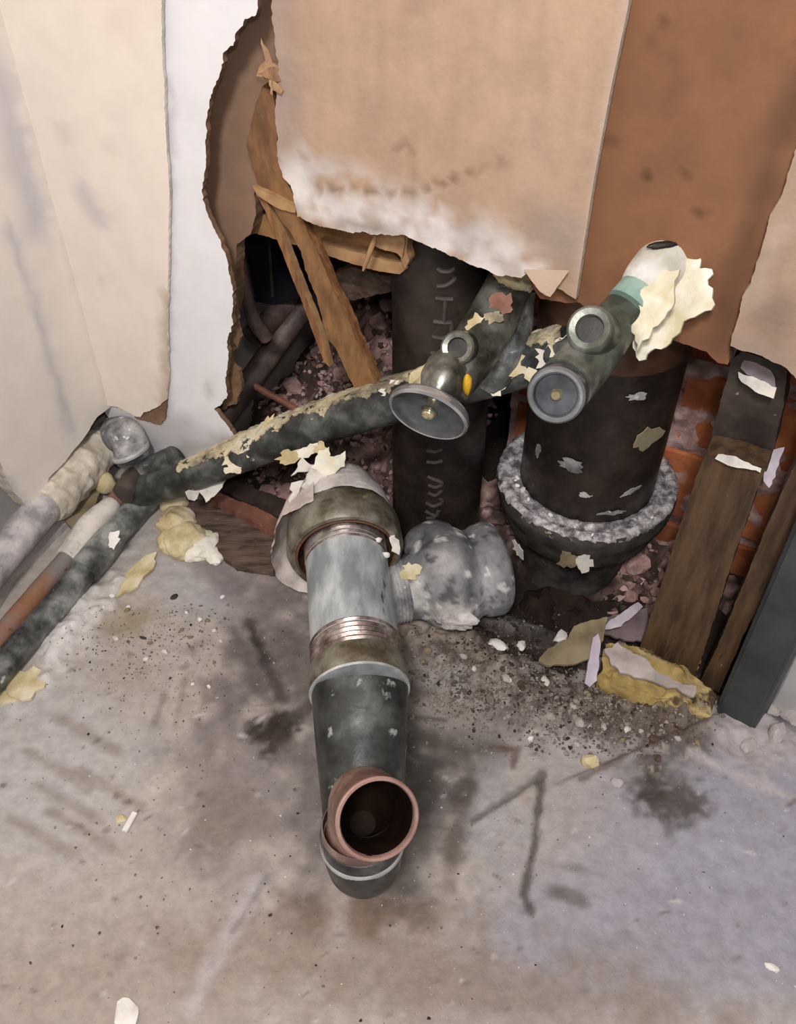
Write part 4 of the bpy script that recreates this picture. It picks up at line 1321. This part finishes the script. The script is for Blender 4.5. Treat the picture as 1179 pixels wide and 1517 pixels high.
# corner tee and the three floor pipes along the left wall
gp = thing('floor_pipe', 'mottled grey-green pipe nearest the middle of the floor', 'pipe', onF(100, 880, 0))
pg = [onF(-70, 1078, .0095), onF(0, 992, .0095), onF(60, 922, .0095), onF(120, 852, .0095), onF(180, 780, .0095), onF(208, 748, .0095), P(226, 728, .664), P(262, 712, .652)]
mesh_obj('pipe_run', tube(pg, [.0085, .0085, .0085, .0088, .0095, .0098, .0100, .0105], seg=36, smooth_n=10, amp=.0006, scale=60), M_pipeg, gp)
mesh_obj('coupling', lathe(onF(148, 818, .0095), unit(pg[4] - pg[3]), [(-.02, .009), (-.0195, .0104), (0, .0110), (.0135, .0106), (.014, .009)], seg=36, amp=.0006), M_pipeg, gp)
mesh_obj('white_splash', splat(168, 800, .622, .004, .008, .5, 3, .0012), M_white, gp)
mesh_obj('lower_bead', tube([onF(-20, 1030, .004), onF(40, 962, .004), onF(100, 895, .004), onF(150, 836, .004)], [.003, .0035, .003, .002], seg=14, smooth_n=6, amp=.001, scale=120), M_wplas, gp)
rp = thing('floor_pipe', 'rusty orange and grey pipe between the other two floor pipes', 'pipe', onF(40, 870, 0))
pr_ = [onF(-90, 1048, .0085), onF(0, 944, .0085), onF(60, 874, .0085), onF(120, 804, .0085), onF(180, 733, .0085), onF(196, 716, .010)]
mesh_obj('pipe_run', tube(pr_, .0068, seg=36, smooth_n=10, amp=.0006, scale=60), M_piper, rp)
mesh_obj('paper_wrap', tube([onF(98, 828, .0085), onF(118, 804, .0095), onF(140, 776, .010), onF(165, 748, .009)], [.0075, .0094, .0092, .0072], seg=30, smooth_n=6, amp=.0020, scale=110), M_wplas, rp)
wp = thing('floor_pipe', 'dusty white pipe tight against the cream wall, partly wrapped', 'pipe', onF(60, 770, .0))
zw = .026
pw_ = [onF(-110, 958, zw), onF(0, 828, zw), onF(60, 757, zw), onF(120, 690, zw), onF(165, 650, zw)]
mesh_obj('pipe_run', tube(pw_, .0120, seg=36, smooth_n=10, amp=.0005, scale=60, close1=False), M_pipew, wp)
mesh_obj('cloth_wrap', tube([onF(66, 750, zw), onF(76, 738, zw), onF(105, 705, zw), onF(130, 680, zw), onF(152, 660, zw)], [.0132, .0168, .0172, .0158, .0140], seg=60, smooth_n=14, amp=.0034, scale=120), mat('plaster_cloth', 'b3a999', 'd0c6b5', 'dbd3c6', scale=45, rough=.85, bump=.9, bscale=150, specks=[('9a9290', 60, .64, .08)]), wp)
mesh_obj('pipe_elbow', tube([onF(152, 660, zw), onF(168, 647, zw), P(184, 645, .672), P(194, 660, .672), P(198, 684, .668)], [.0125, .0134, .0136, .0130, .0118], seg=36, smooth_n=8, amp=.0012, scale=90), M_cast, wp)
mesh_obj('white_ring', lathe(P(193, 668, .668), unit(np.array([.35, -.25, -.9])), [(-.001, .0128), (.0004, .0143), (.002, .0140), (.002, .0126)], seg=40, amp=.0006), M_lip, wp)
tee = thing('corner_tee', 'grimy pipe tee in the corner joining floor pipes and slanting pipe', 'fitting', onF(200, 715, 0))
mesh_obj('body', tube([P(192, 722, .672), P(208, 712, .672), P(232, 698, .668), P(262, 682, .66)], [.0105, .0120, .0120, .0108], seg=36, smooth_n=6, amp=.0012, scale=80), M_pipeg, tee)
mesh_obj('outlet', tube([P(204, 706, .668), P(192, 720, .658), P(182, 732, .652)], [.0078, .0086, .0080], seg=30, smooth_n=4, amp=.0008), M_bwood, tee)
tag(mesh_obj('foam_ball', blob(onF(155, 716, .012), (.008, .008, .009), 8, sub=3, rug=.15), M_foam), 'round ochre foam lump beside the wrapped floor pipe', 'foam')
m = sheet([(-20, 930), (-20, 860), (60, 770), (118, 712), (135, 722), (100, 772), (20, 855)], 'F', .004, .006, jag=.0006, step=.006)
tag(mesh_obj('grey_board', m, [M_grey, M_grey]), 'flat grey board lying between the white and rusty floor pipes', 'board')
m = sheet([(92, 762), (120, 722), (150, 722), (140, 752), (110, 790)], 'F', .0085, .004, jag=.0006, step=.006)
tag(mesh_obj('brown_scrap', m, [M_card, M_card]), 'brown cardboard scrap beside the wrapped pipe near the corner', 'scrap')

# ------------------------------------------------------------------ VALVES
# left valve: stem runs out of the wall towards the room, oval hand wheel on the end
N1 = unit(RT * -.36 + UP * -.85 - FW * .38)
D1 = P(635, 612, .47)
v1 = thing('stop_valve', 'corroded valve with an oval chrome hand wheel seen nearly edge-on', 'valve', D1)


def at1(u, v, d):
    return P(u, v, d)


path = [at1(762, 408, .497), at1(740, 450, .495), at1(718, 492, .492), at1(690, 540, .487), at1(668, 575, .482)]
mesh_obj('body_tube', tube(path, [.0118, .0125, .0135, .0125, .0098], seg=40, smooth_n=8, amp=.0009, scale=70), M_valve, v1)
pb = [at1(768, 430, .507), at1(760, 480, .512), at1(742, 530, .515), at1(722, 560, .525)]
mesh_obj('side_branch', tube(pb, [.0095, .0105, .0115, .012], seg=32, smooth_n=6, amp=.0012, scale=80), M_pipeg, v1)
po = at1(680, 516, .475)
pdir = unit(C - po + np.array([-.12, 0, .05]))
pt = mesh_obj('port', lathe(po - pdir * .002, pdir, [(-.010, .0100), (.002, .0090), (.0060, .0086), (.0068, .0076), (.0062, .0052), (.001, .0048)], seg=36, close1=False), M_valve, v1)
mesh_obj('port_bore', lathe(po - pdir * .002, pdir, [(.0026, .0054), (.0027, .0001)], seg=24), M_hole, pt)
mesh_obj('bonnet', lathe(D1 - N1 * .030, N1, [(-.004, .0085), (.002, .0112), (.010, .0116), (.016, .0095), (.022, .0052), (.030, .0045)], seg=32, amp=.0004), M_valve, v1)
o_ = mesh_obj('hand_wheel', lathe(D1, N1, [(-.0045, .004), (-.0042, .0165), (-.003, .0198), (-.0008, .0206), (.0012, .0204), (.0018, .0192), (.0010, .0180), (-.0004, .014), (-.0008, .007), (-.0006, .0001)], seg=64), M_hand, v1)
mesh_obj('wheel_rim', lathe(D1, N1, [(-.0032, .0200), (-.0012, .0210), (.0012, .0209), (.0022, .0198), (.0016, .0190)], seg=64, close0=False, close1=False), M_rim, o_)
mesh_obj('nut', lathe(D1 + N1 * 0, N1, [(-.001, .0035), (.0012, .0036), (.0022, .003), (.0032, .0014), (.0034, .0001)], seg=16), M_brass, o_)
mesh_obj('yellow_mark', blob(at1(692, 570, .472), (.0024, .003, .0062), 4, sub=3, rug=.25), M_yel, v1)
mesh_obj('foam_crust', blob(at1(762, 414, .488), (.011, .008, .007), 14, sub=4, rug=.5), M_foam, v1)
mesh_obj('foam_crust', splat(704, 478, .4785, .008, .004, -.9, 15, .001), M_foam, v1)
mesh_obj('foam_crust', splat(732, 470, .478, .005, .004, 0, 17, .001), M_coat, v1)
mesh_obj('dark_dent', splat(745, 428, .4835, .005, .003, .2, 18, .0008), M_hole, v1)
tag(mesh_obj('rust_patch', splat(744, 452, .4805, .008, .007, -.6, 16, .0008), mat('red_rust', '7d4f3f', '93685a', scale=80, rough=.7), v1), 'reddish rust patch')

# right valve: fat tube with a side port, round capped end towards the camera, foam-crusted far end
v2_ = thing('stop_valve', 'greenish brass valve with a round grey cap and torn foam end', 'valve', P(825, 585, .41))
path = [P(1000, 372, .430), P(965, 415, .430), P(930, 455, .428), P(890, 505, .424), P(860, 545, .420), P(838, 570, .412)]
mesh_obj('body_tube', tube(path, [.0088, .0090, .0098, .0122, .0124, .0125], seg=44, smooth_n=8, amp=.0006, scale=70), M_valveg, v2_)
po = P(876, 490, .4095)
pdir = unit(C - po + np.array([-.10, 0, .12]))
pt = mesh_obj('port', lathe(po - pdir * .0005, pdir, [(-.010, .0118), (.002, .0106), (.0052, .0100), (.0062, .0088), (.0056, .0062), (.001, .0056)], seg=36, close1=False), M_valveg, v2_)
mesh_obj('port_bore', lathe(po - pdir * .0005, pdir, [(.0016, .0062), (.0017, .0001)], seg=24), M_hole, pt)
D2 = P(823, 586, .402)
N2 = unit(unit(C - D2) * .9 + unit(D2 - P(900, 490, .42)) * .45)
ec = mesh_obj('end_cap', lathe(D2 - N2 * .006, N2, [(-.010, .0118), (-.004, .0127), (.003, .0128), (.0056, .0122), (.0064, .0112), (.0060, .0095), (.0045, .0088), (.0042, .006), (.0045, .0001)], seg=48, amp=.0002, scale=120), M_hand, v2_)
mesh_obj('cap_rim', lathe(D2 - N2 * .006, N2, [(.0052, .0125), (.0066, .0116), (.0067, .0104), (.0058, .0096)], seg=48, close0=False, close1=False, amp=.0002), mat('worn_grey_rim', '74777a', '8e9194', rough=.4, metal=.5), ec)
mesh_obj('nut', lathe(D2 - N2 * .0018, N2, [(-.002, .0026), (.0012, .0026), (.0022, .0018), (.0025, .0001)], seg=16), M_brass, ec)
mesh_obj('plaster_end', tube([P(1012, 352, .424), P(998, 368, .426), P(976, 396, .424), P(955, 422, .424), P(944, 436, .424)], [.0085, .0115, .0120, .0108, .0088], seg=40, smooth_n=6, amp=.0014, scale=90), mat('foam_plaster', 'b9b4a4', 'c9c5bc', 'd6d2cc', scale=55, rough=.85, bump=.6, bscale=220, specks=[('aeb0b2', 60, .66, .08), ('d9c88c', 70, .69, .06)]), v2_)
mesh_obj('dark_slot', blob(P(985, 363, .4145), (.0075, .002, .0016), 5, sub=3, rug=.3, rotz=.15), M_hole, v2_)
mesh_obj('green_patch', tube([P(948, 432, .424), P(930, 454, .423)], [.0100, .0104], seg=30), mat('verdigris', '6f8f82', '90aa9d', scale=60, rough=.6), v2_)
m = shard([(1012, 372), (1030, 372), (1038, 385), (1036, 396), (1054, 398), (1052, 412), (1058, 432), (1052, 458), (1034, 462), (1018, 470), (1004, 490), (992, 508), (970, 516), (954, 530), (946, 534), (938, 508), (936, 480), (960, 440), (985, 410)], .418, .002, .005, .0012, 61, tilt=(-.25, .1))
tag(mesh_obj('torn_foam', m, M_foamp, v2_), 'torn cream and yellow foam flap')
m = shard([(950, 440), (985, 400), (1005, 400), (1000, 440), (985, 470), (960, 500), (945, 520), (938, 490)], .412, .002, .005, .0012, 62, tilt=(-.35, .1))
mesh_obj('torn_foam', m, M_foamp, v2_)

# ------------------------------------------------------------------ TIMBERS AND STEEL at the right
a0 = onW(1064, 690, -.012)
a1 = onW(984, 990, -.012)


def wplank(name, label, cat, pts, t, th, mm, seed, **k):
    m = sheet(pts, 'W', t, th, jag=.0004, step=.008, seed=seed, disp=lambda u, v, p: (fbm(p * np.array([1, 1, .25]), 150, 3, seed) - .5) * .0014, **k)
    return tag(mesh_obj(name, m, mm), label, cat)


wplank('timber_board', 'brown timber board standing on the rubble beside the large stack', 'board', [(1044, 674), (1088, 684), (1131, 700), (1110, 760), (1075, 860), (1048, 948), (1028, 1004), (985, 990), (944, 970), (968, 900), (1000, 800), (1026, 722)], -.008, .018, [M_dwood, M_dwood], 51)
wplank('timber_board', 'dark mortar-smeared timber behind the top of the brown board', 'board', [(1086, 530), (1100, 519), (1166, 545), (1160, 600), (1148, 660), (1128, 720), (1040, 690), (1052, 650), (1068, 590)], -.028, .015, [M_bwood, M_bwood], 52)  # shadow of the wall above is put into this timber's dark colour
wplank('timber_board', 'narrow brown timber beside the dark green steel post', 'board', [(1200, 640), (1172, 700), (1140, 770), (1098, 872), (1062, 960), (1036, 1012), (1064, 1026), (1100, 945), (1140, 860), (1179, 780), (1215, 700)], -.006, .02, [M_dwood, M_dwood], 53)
m = shard([(1093, 552), (1102, 554), (1150, 574), (1146, 590), (1130, 586), (1096, 566)], float((onW(1120, 570, -.02) - C) @ FW), .003, .001, .0004, 70)
tag(mesh_obj('mortar_strip', m, M_wplas), 'pale strip of plaster stuck near the top of the dark timber', 'plaster scrap')
m = shard([(1096, 545), (1112, 520), (1130, 540), (1150, 560), (1148, 576), (1120, 562)], float((onW(1120, 560, -.024) - C) @ FW), .002, .002, .0006, 71)
tag(mesh_obj('plaster_flake', m, mat('mauve_plaster', '7d6e70', '93858a', scale=60, rough=.9, bump=.5), None), 'mauve-grey plaster flake above the pale strip on dark timber', 'plaster scrap')
m = shard([(1134, 668), (1160, 662), (1152, 695), (1140, 722), (1130, 712)], float((onW(1145, 690, -.03) - C) @ FW), .003, .002, .0006, 72)
tag(mesh_obj('plaster_flake', m, M_lav), 'pale lavender plaster flake wedged between the two timbers', 'plaster scrap')
m = shard([(1064, 672), (1090, 676), (1128, 694), (1126, 700), (1086, 690), (1060, 680)], float((onW(1095, 685, -.005) - C) @ FW), .002, .001, .0005, 73)
tag(mesh_obj('plaster_flake', m, M_wplas), 'thin plaster flake on the top end of the brown board', 'plaster scrap')
pst = thing('steel_post', 'dark green-grey steel post standing at the broken floor edge', 'post', onF(1084, 1072, 0))
pf = onF(1084, 1070, .0)
# a channel section: web towards the camera and two flanges
q0_, q1_ = onF(1061, 1056, 0), onF(1110, 1086, 0)
wdir = unit(q1_ - q0_)
wid = float(np.linalg.norm(q1_ - q0_))
nb = unit(np.array([wdir[1], -wdir[0], 0]))
if nb[1] > 0:
    nb = -nb
mid_ = (q0_ + q1_) / 2
mesh_obj('web', plank(mid_ + Z * -.01, mid_ + Z * .7, wdir, wid, nb, .003, amp=.0001), M_steel, pst)
for e in (q0_, q1_):
    mesh_obj('flange', plank(e - nb * .012 + Z * -.01, e - nb * .012 + Z * .7, nb, .024, wdir, .003, amp=.0001), M_steel, pst)
wr = thing('wall_right', 'pale grey wall panel beyond the steel post', None, onF(1190, 1040, 0), kind='structure')
q3 = onF(1146, 1030, 0)
mesh_obj('panel', plank(q3 + E1 * .2 + N * .0 + Z * -.02, q3 + E1 * .2 + Z * .16, E1, .4, N, .012, amp=.0004), M_grey, wr)

# ------------------------------------------------------------------ FLOOR-LEVEL TIMBER, SCRAPS, FOAM
for (name, label, pix, z_, th, mm, sd) in [
    ('floor_plank', 'muddy brown plank along the broken floor under the slanting pipe', [(262, 752), (285, 738), (312, 740), (360, 768), (408, 800), (420, 830), (405, 846), (350, 838), (318, 812), (285, 785)], .006, .012, M_plank, 81),
    ('floor_plank', 'narrow reddish plank edge above the muddy plank', [(312, 736), (325, 730), (370, 748), (420, 772), (424, 790), (408, 790), (360, 764)], .012, .014, M_red, 82),
    ('floor_plank', 'dark plank behind the reddish plank in the cavity', [(318, 722), (345, 712), (440, 745), (440, 765), (424, 770), (360, 742)], .008, .014, M_bwood, 83)]:
    m = sheet(pix, 'F', z_, th, jag=.0006, step=.005, seed=sd, disp=lambda u, v, p: (fbm(p, 90, 4, 84) - .5) * .004)
    tag(mesh_obj(name, m, mm if isinstance(mm, list) else [mm, mm]), label, 'plank')
m = shard([(274, 728), (300, 722), (338, 704), (330, 722), (306, 744), (296, 730), (288, 742), (278, 740)], .635, .0015, .003, .0006, 91)
tag(mesh_obj('plaster_scrap', m, M_wplas), 'white torn plaster scrap hanging under the slanting pipe', 'plaster scrap')
for k, (pix, d_s, mm) in enumerate([([(432, 706), (446, 676), (464, 690), (446, 700)], .572, M_wplas), ([(462, 694), (472, 668), (486, 664), (490, 680), (512, 668), (510, 690), (496, 700), (480, 706), (466, 712)], .568, M_foamp),
                                    ([(448, 722), (460, 690), (490, 684), (500, 694), (480, 716), (462, 740)], .566, M_wplas), ([(430, 760), (432, 716), (450, 712), (440, 745)], .565, M_wplas), ([(540, 715), (556, 752), (575, 770), (590, 800), (592, 820), (582, 815), (570, 782), (550, 755)], .556, M_wplas)]):
    m = shard(pix, d_s, .0012, .004, .0009, 92 + k, step=.0025, tilt=(.2 * (k % 3 - 1), .3))
    mesh_obj('torn_paper', m, mm, gl)
fo = thing('foam_lump', 'drooping yellow foam lump on the floor below the slanting pipe', 'foam', onF(280, 800, 0))
for k, (u, v, a, b, c_) in enumerate([(258, 745, .010, .008, .010), (262, 775, .013, .013, .011), (272, 802, .015, .016, .009), (252, 800, .008, .010, .007), (300, 808, .015, .011, .006), (318, 822, .009, .007, .004)]):
    mesh_obj('foam_lobe', blob(onfloor(u, v, c_ * .5), (a, b, c_), 20 + k, sub=4, rug=.35, rotz=k), M_foam if k not in (4, 5) else M_foamp, fo)
for (u, v, a, b, rz, mm, lab) in [(203, 850, .007, .022, -.45, M_foam, 'thin ochre foam smear beside the grey-green floor pipe'), (36, 1012, .012, .012, -.6, M_foam, 'yellow foam patch by the lower end of the floor pipes'), (8, 1032, .014, .006, .3, M_foam, 'flat yellow foam scrap at the picture edge by the floor pipes')]:
    q = onfloor(u, v, .0015)
    r2 = random.Random(int(u))
    poly = []
    for i in range(16):
        t, r = 2 * math.pi * i / 16, r2.uniform(.7, 1.1)
        x, y = a * math.cos(t) * r, b * math.sin(t) * r
        poly.append(('s', q[0] + x * math.cos(rz) - y * math.sin(rz), q[1] + x * math.sin(rz) + y * math.cos(rz)))
    m = sheet(poly, 'F', q[2], .002, step=.002, disp=lambda u, v, p: (fbm(p, 200, 3, 5) - .5) * .002)
    tag(mesh_obj('foam_smear', m, mm), lab, 'foam')
# foam block, cardboard flap and strip near the boards
fb = thing('foam_block', 'dirty yellow foam block with grey skin against the timbers', 'foam', onF(970, 1020, 0))
path_pix = [(888, 992), (918, 1000), (960, 1012), (1005, 1026), (1056, 1048)]
rings = []
for i, (u, v) in enumerate(path_pix):
    c_ = onF(u, v, .002)
    w_, h_ = [.012, .016, .018, .018, .010][i], [.022, .022, .016, .016, .010][i]
    back_ = -N
    pr8 = [(-w_, 0), (-w_ * 1.02, h_ * .5), (-w_ * .85, h_ * .92), (-w_ * .3, h_), (w_ * .4, h_ * .98), (w_ * .9, h_ * .8), (w_, h_ * .3), (w_ * .9, 0)]
    rings.append(np.array([c_ - N * a + Z * (b - .006) for a, b in pr8]))
fine = []
for a in range(len(rings) - 1):
    for k in range(10):
        fine.append(rings[a] + (rings[a + 1] - rings[a]) * k / 10)
fine.append(rings[-1])


def resample(r, n=40):
    r = np.vstack([r, r[:1]])
    t = np.linspace(0, len(r) - 1, n, endpoint=False)
    i = t.astype(int)
    return r[i] + (r[i + 1] - r[i]) * (t - i)[:, None]


fine = [resample(r) for r in fine]
fine = [r + (np.stack([fbm(r, 90, 4, 201), fbm(r, 90, 4, 202), fbm(r, 90, 4, 203)], 1) - .5) * .010 for r in fine]
m = loft(fine)
mesh_obj('foam_body', m, mat('dirty_foam', '8f7a48', 'ab9258', 'bda878', scale=45, rough=.9, bump=.9, bscale=200, specks=[('4f3d2b', 38, .585, .05), ('8f7a3e', 80, .66, .08)]), fb)
m = shard([(896, 962), (915, 950), (940, 966), (985, 1000), (1030, 1018), (1028, 1032), (990, 1016), (940, 1002), (905, 985)], .553, .002, .004, .0008, 101, tilt=(0, .5))
mesh_obj('grey_skin', m, mat('grey_skin', '9d928b', 'b3a8a2', scale=60, rough=.9, bump=.6, bscale=250, specks=[('5c5048', 80, .66, .06)]), fb)
m = shard([(797, 978), (812, 960), (842, 944), (850, 928), (880, 918), (898, 914), (895, 945), (880, 975), (850, 984), (810, 986)], .575, .002, .002, .0005, 102, tilt=(.1, .6))
tag(mesh_obj('cardboard_flap', m, M_card), 'olive-brown board scrap lying in the dark pit below the stack', 'board scrap')
m = shard([(866, 1012), (878, 945), (886, 938), (890, 955), (884, 1008), (874, 1018)], .566, .0015, .001, .0003, 103, tilt=(.3, .2))
tag(mesh_obj('plastic_strip', m, M_lav), 'narrow lavender strip standing upright beside the foam block', 'strip')
m = shard([(905, 918), (945, 892), (952, 900), (920, 928), (890, 934)], .59, .002, .002, .0006, 104, tilt=(.2, .4))
tag(mesh_obj('plaster_scrap', m, M_lav), 'lavender scrap leaning against the brown board near the stack', 'plaster scrap')
m = shard([(880, 920), (930, 905), (960, 900), (958, 950), (925, 948), (898, 940)], .60, .002, .003, .0006, 105, tilt=(.2, .5))
tag(mesh_obj('plaster_scrap', m, mat('mauve_scrap', '665457', '7b6a6c', scale=60, rough=.9, bump=.5)), 'dark mauve scrap behind the lavender strip and foam block', 'plaster scrap')


def chip(u, v, sz, mm, label, cat, group=None, s=0, flat=.5, asp=.7, lift=.25, name='plaster_chip'):
    m = Mesh()
    m.add(*chunk(onfloor(u, v, sz * flat * lift), (sz, sz * asp, sz * flat), 500 + s, 2, rug=.45))
    return tag(mesh_obj(name, m, mm, sharp=25), label, cat, group)


chip(736, 954, .0075, M_white, 'largest white plaster chip on the dark soil near the cast tee', 'chip', s=1, flat=.35, asp=.6)
chip(772, 957, .0045, M_white, 'second white chip on the dark soil, right of the largest', 'chip', s=2)
chip(830, 944, .006, M_white, 'white chip against the edge of the olive-brown board scrap', 'chip', s=3, flat=.35)
chip(876, 1128, .0062, M_foam, 'tan pebble at the foot of the rubble ridge', 'pebble', s=4, flat=.8, name='pebble')
chip(914, 1160, .004, M_lump, 'pale pebble beside the slab edge below the rubble ridge', 'pebble', s=5, flat=.8, name='pebble')
chip(786, 1094, .0024, M_white, 'tiny white chip in the middle of the grey rubble slope', 'chip', s=6, flat=.8)
chip(258, 884, .0032, M_dgrit, 'black flake on the pale floor below the yellow foam lump', 'flake', s=7, flat=.4, name='black_flake')
chip(212, 945, .0030, M_dgrit, 'thin black curled flake on the floor left of the waste pipe', 'flake', s=8, flat=.3, asp=.35, name='black_flake')
chip(1142, 1432, .0042, M_white, 'white chip alone on the lavender-grey floor lower down', 'chip', s=9, asp=.5)
chip(186, 1500, .009, M_white, 'flat white plaster crumb patch near the bottom of the floor', 'chip', s=10, flat=.15)
chip(180, 1212, .0035, M_foam, 'small yellow crumb touching the white stick', 'crumb', s=11, flat=.3, name='foam_crumb')
a_, b_ = onfloor(184, 1232, .001), onfloor(200, 1204, .001)
tag(mesh_obj('wood_stick', plank(a_, b_, unit(np.cross(b_ - a_, Z)), .0032, Z, .0018, n=8, bev=.0004, amp=.0002), M_white), 'small white stick lying on the bare floor', 'stick')
for k, (u, v, sz) in enumerate([(1160, 1042, .010), (1178, 1062, .012), (1140, 1050, .007), (1150, 1085, .008), (1108, 1105, .007)]):
    chip(u, v, sz, M_lump, ['pale concrete lump against the grey wall panel', 'largest pale concrete lump right of the steel post', 'small pale lump at the foot of the grey panel', 'pale lump in front of the largest concrete lump', 'low pale lump just below the steel post'][k], 'concrete lump', s=30 + k, flat=.6, name='concrete_lump')
rnd = random.Random(11)
for k in range(60):
    if k < 36:
        t = rnd.random()
        u, v = 610 + 410 * t + rnd.gauss(0, 20), 960 + 140 * t + rnd.gauss(0, 26)
        lab, grp = 'small stone embedded in the rubble ridge behind the elbow', 'stones in the rubble ridge'
    else:
        u, v = rnd.uniform(150, 340), rnd.uniform(880, 1020)
        lab, grp = 'small pale crumb on the floor right of the floor pipes', 'crumbs right of the floor pipes'
    sz_ = rnd.uniform(.0018, .0042) * (1 if k < 36 else .6)
    lk, mm = rnd.choice([('pale grey', M_lump), ('speckled grey', M_grit), ('olive-brown', M_card), ('cream', M_wplas), ('dark brown', M_plank)]) if k < 36 else rnd.choice([('white', M_white), ('cream', M_wplas), ('olive-brown', M_card)])
    if k < 36:
        en = 'near the cast tee' if u < 740 else 'midway between tee and foam block' if u < 860 else 'near the foam block'
        lab = '%s %s stone in the rubble ridge %s' % ('larger' if sz_ > .003 else 'smaller', lk, en)
    else:
        lab = '%s %s crumb on the floor right of the floor pipes' % ('larger' if sz_ > .0018 else 'smaller', lk)
    grp = lab.replace(' stone', ' stones').replace(' crumb', ' crumbs')
    chip(u, v, sz_, mm, lab, 'stone' if k < 36 else 'crumb', grp, s=60 + k, flat=.7, name='stone' if k < 36 else 'plaster_crumb')
# loose grit nobody could count
for name, mm, lab, spots, cnt in [('grit', M_grit, 'fine grey grit strewn over floor and rubble ridge', [(720, 1010, 130, 60, .45), (900, 1060, 120, 50, .3), (230, 950, 130, 80, .17), (420, 1200, 400, 250, .08)], 5200),
                                  ('soil_crumbs', M_soil, 'dark soil crumbs in the pit and over the floor', [(765, 922, 45, 14, .12), (780, 960, 110, 40, .5), (840, 1030, 150, 60, .28), (280, 960, 160, 110, .06), (500, 1250, 420, 220, .04)], 1200)]:
    m = Mesh()
    v0, f0 = ICO[1]
    for k in range(cnt):
        r_ = rnd.random()
        acc = 0
        for (cu, cv, su, sv, pr) in spots:
            acc += pr
            if r_ <= acc:
                break
        u, v = rnd.gauss(cu, su * .6), rnd.gauss(cv, sv * .6)
        if v < 895:
            continue
        sz = min(abs(rnd.gauss(0, .0007)) + .0003, .0018) * (1 if 880 < v < 1120 and u > 560 else .55)
        q = onfloor(u, v, sz * .3)
        jit = np.array([[rnd.uniform(.5, 1.25)] for _ in range(len(v0))]) * np.array([rnd.uniform(.6, 1.2), rnd.uniform(.6, 1.2), rnd.uniform(.4, .9)])
        m.add(v0[:, :] * jit * sz + q, f0)
    tag(mesh_obj(name, m, mm, loc=(0, 0, 0), sharp=25), lab, 'grit', kind='stuff')

for o in bpy.data.objects:
    if '_w' in o:
        del o['_w']
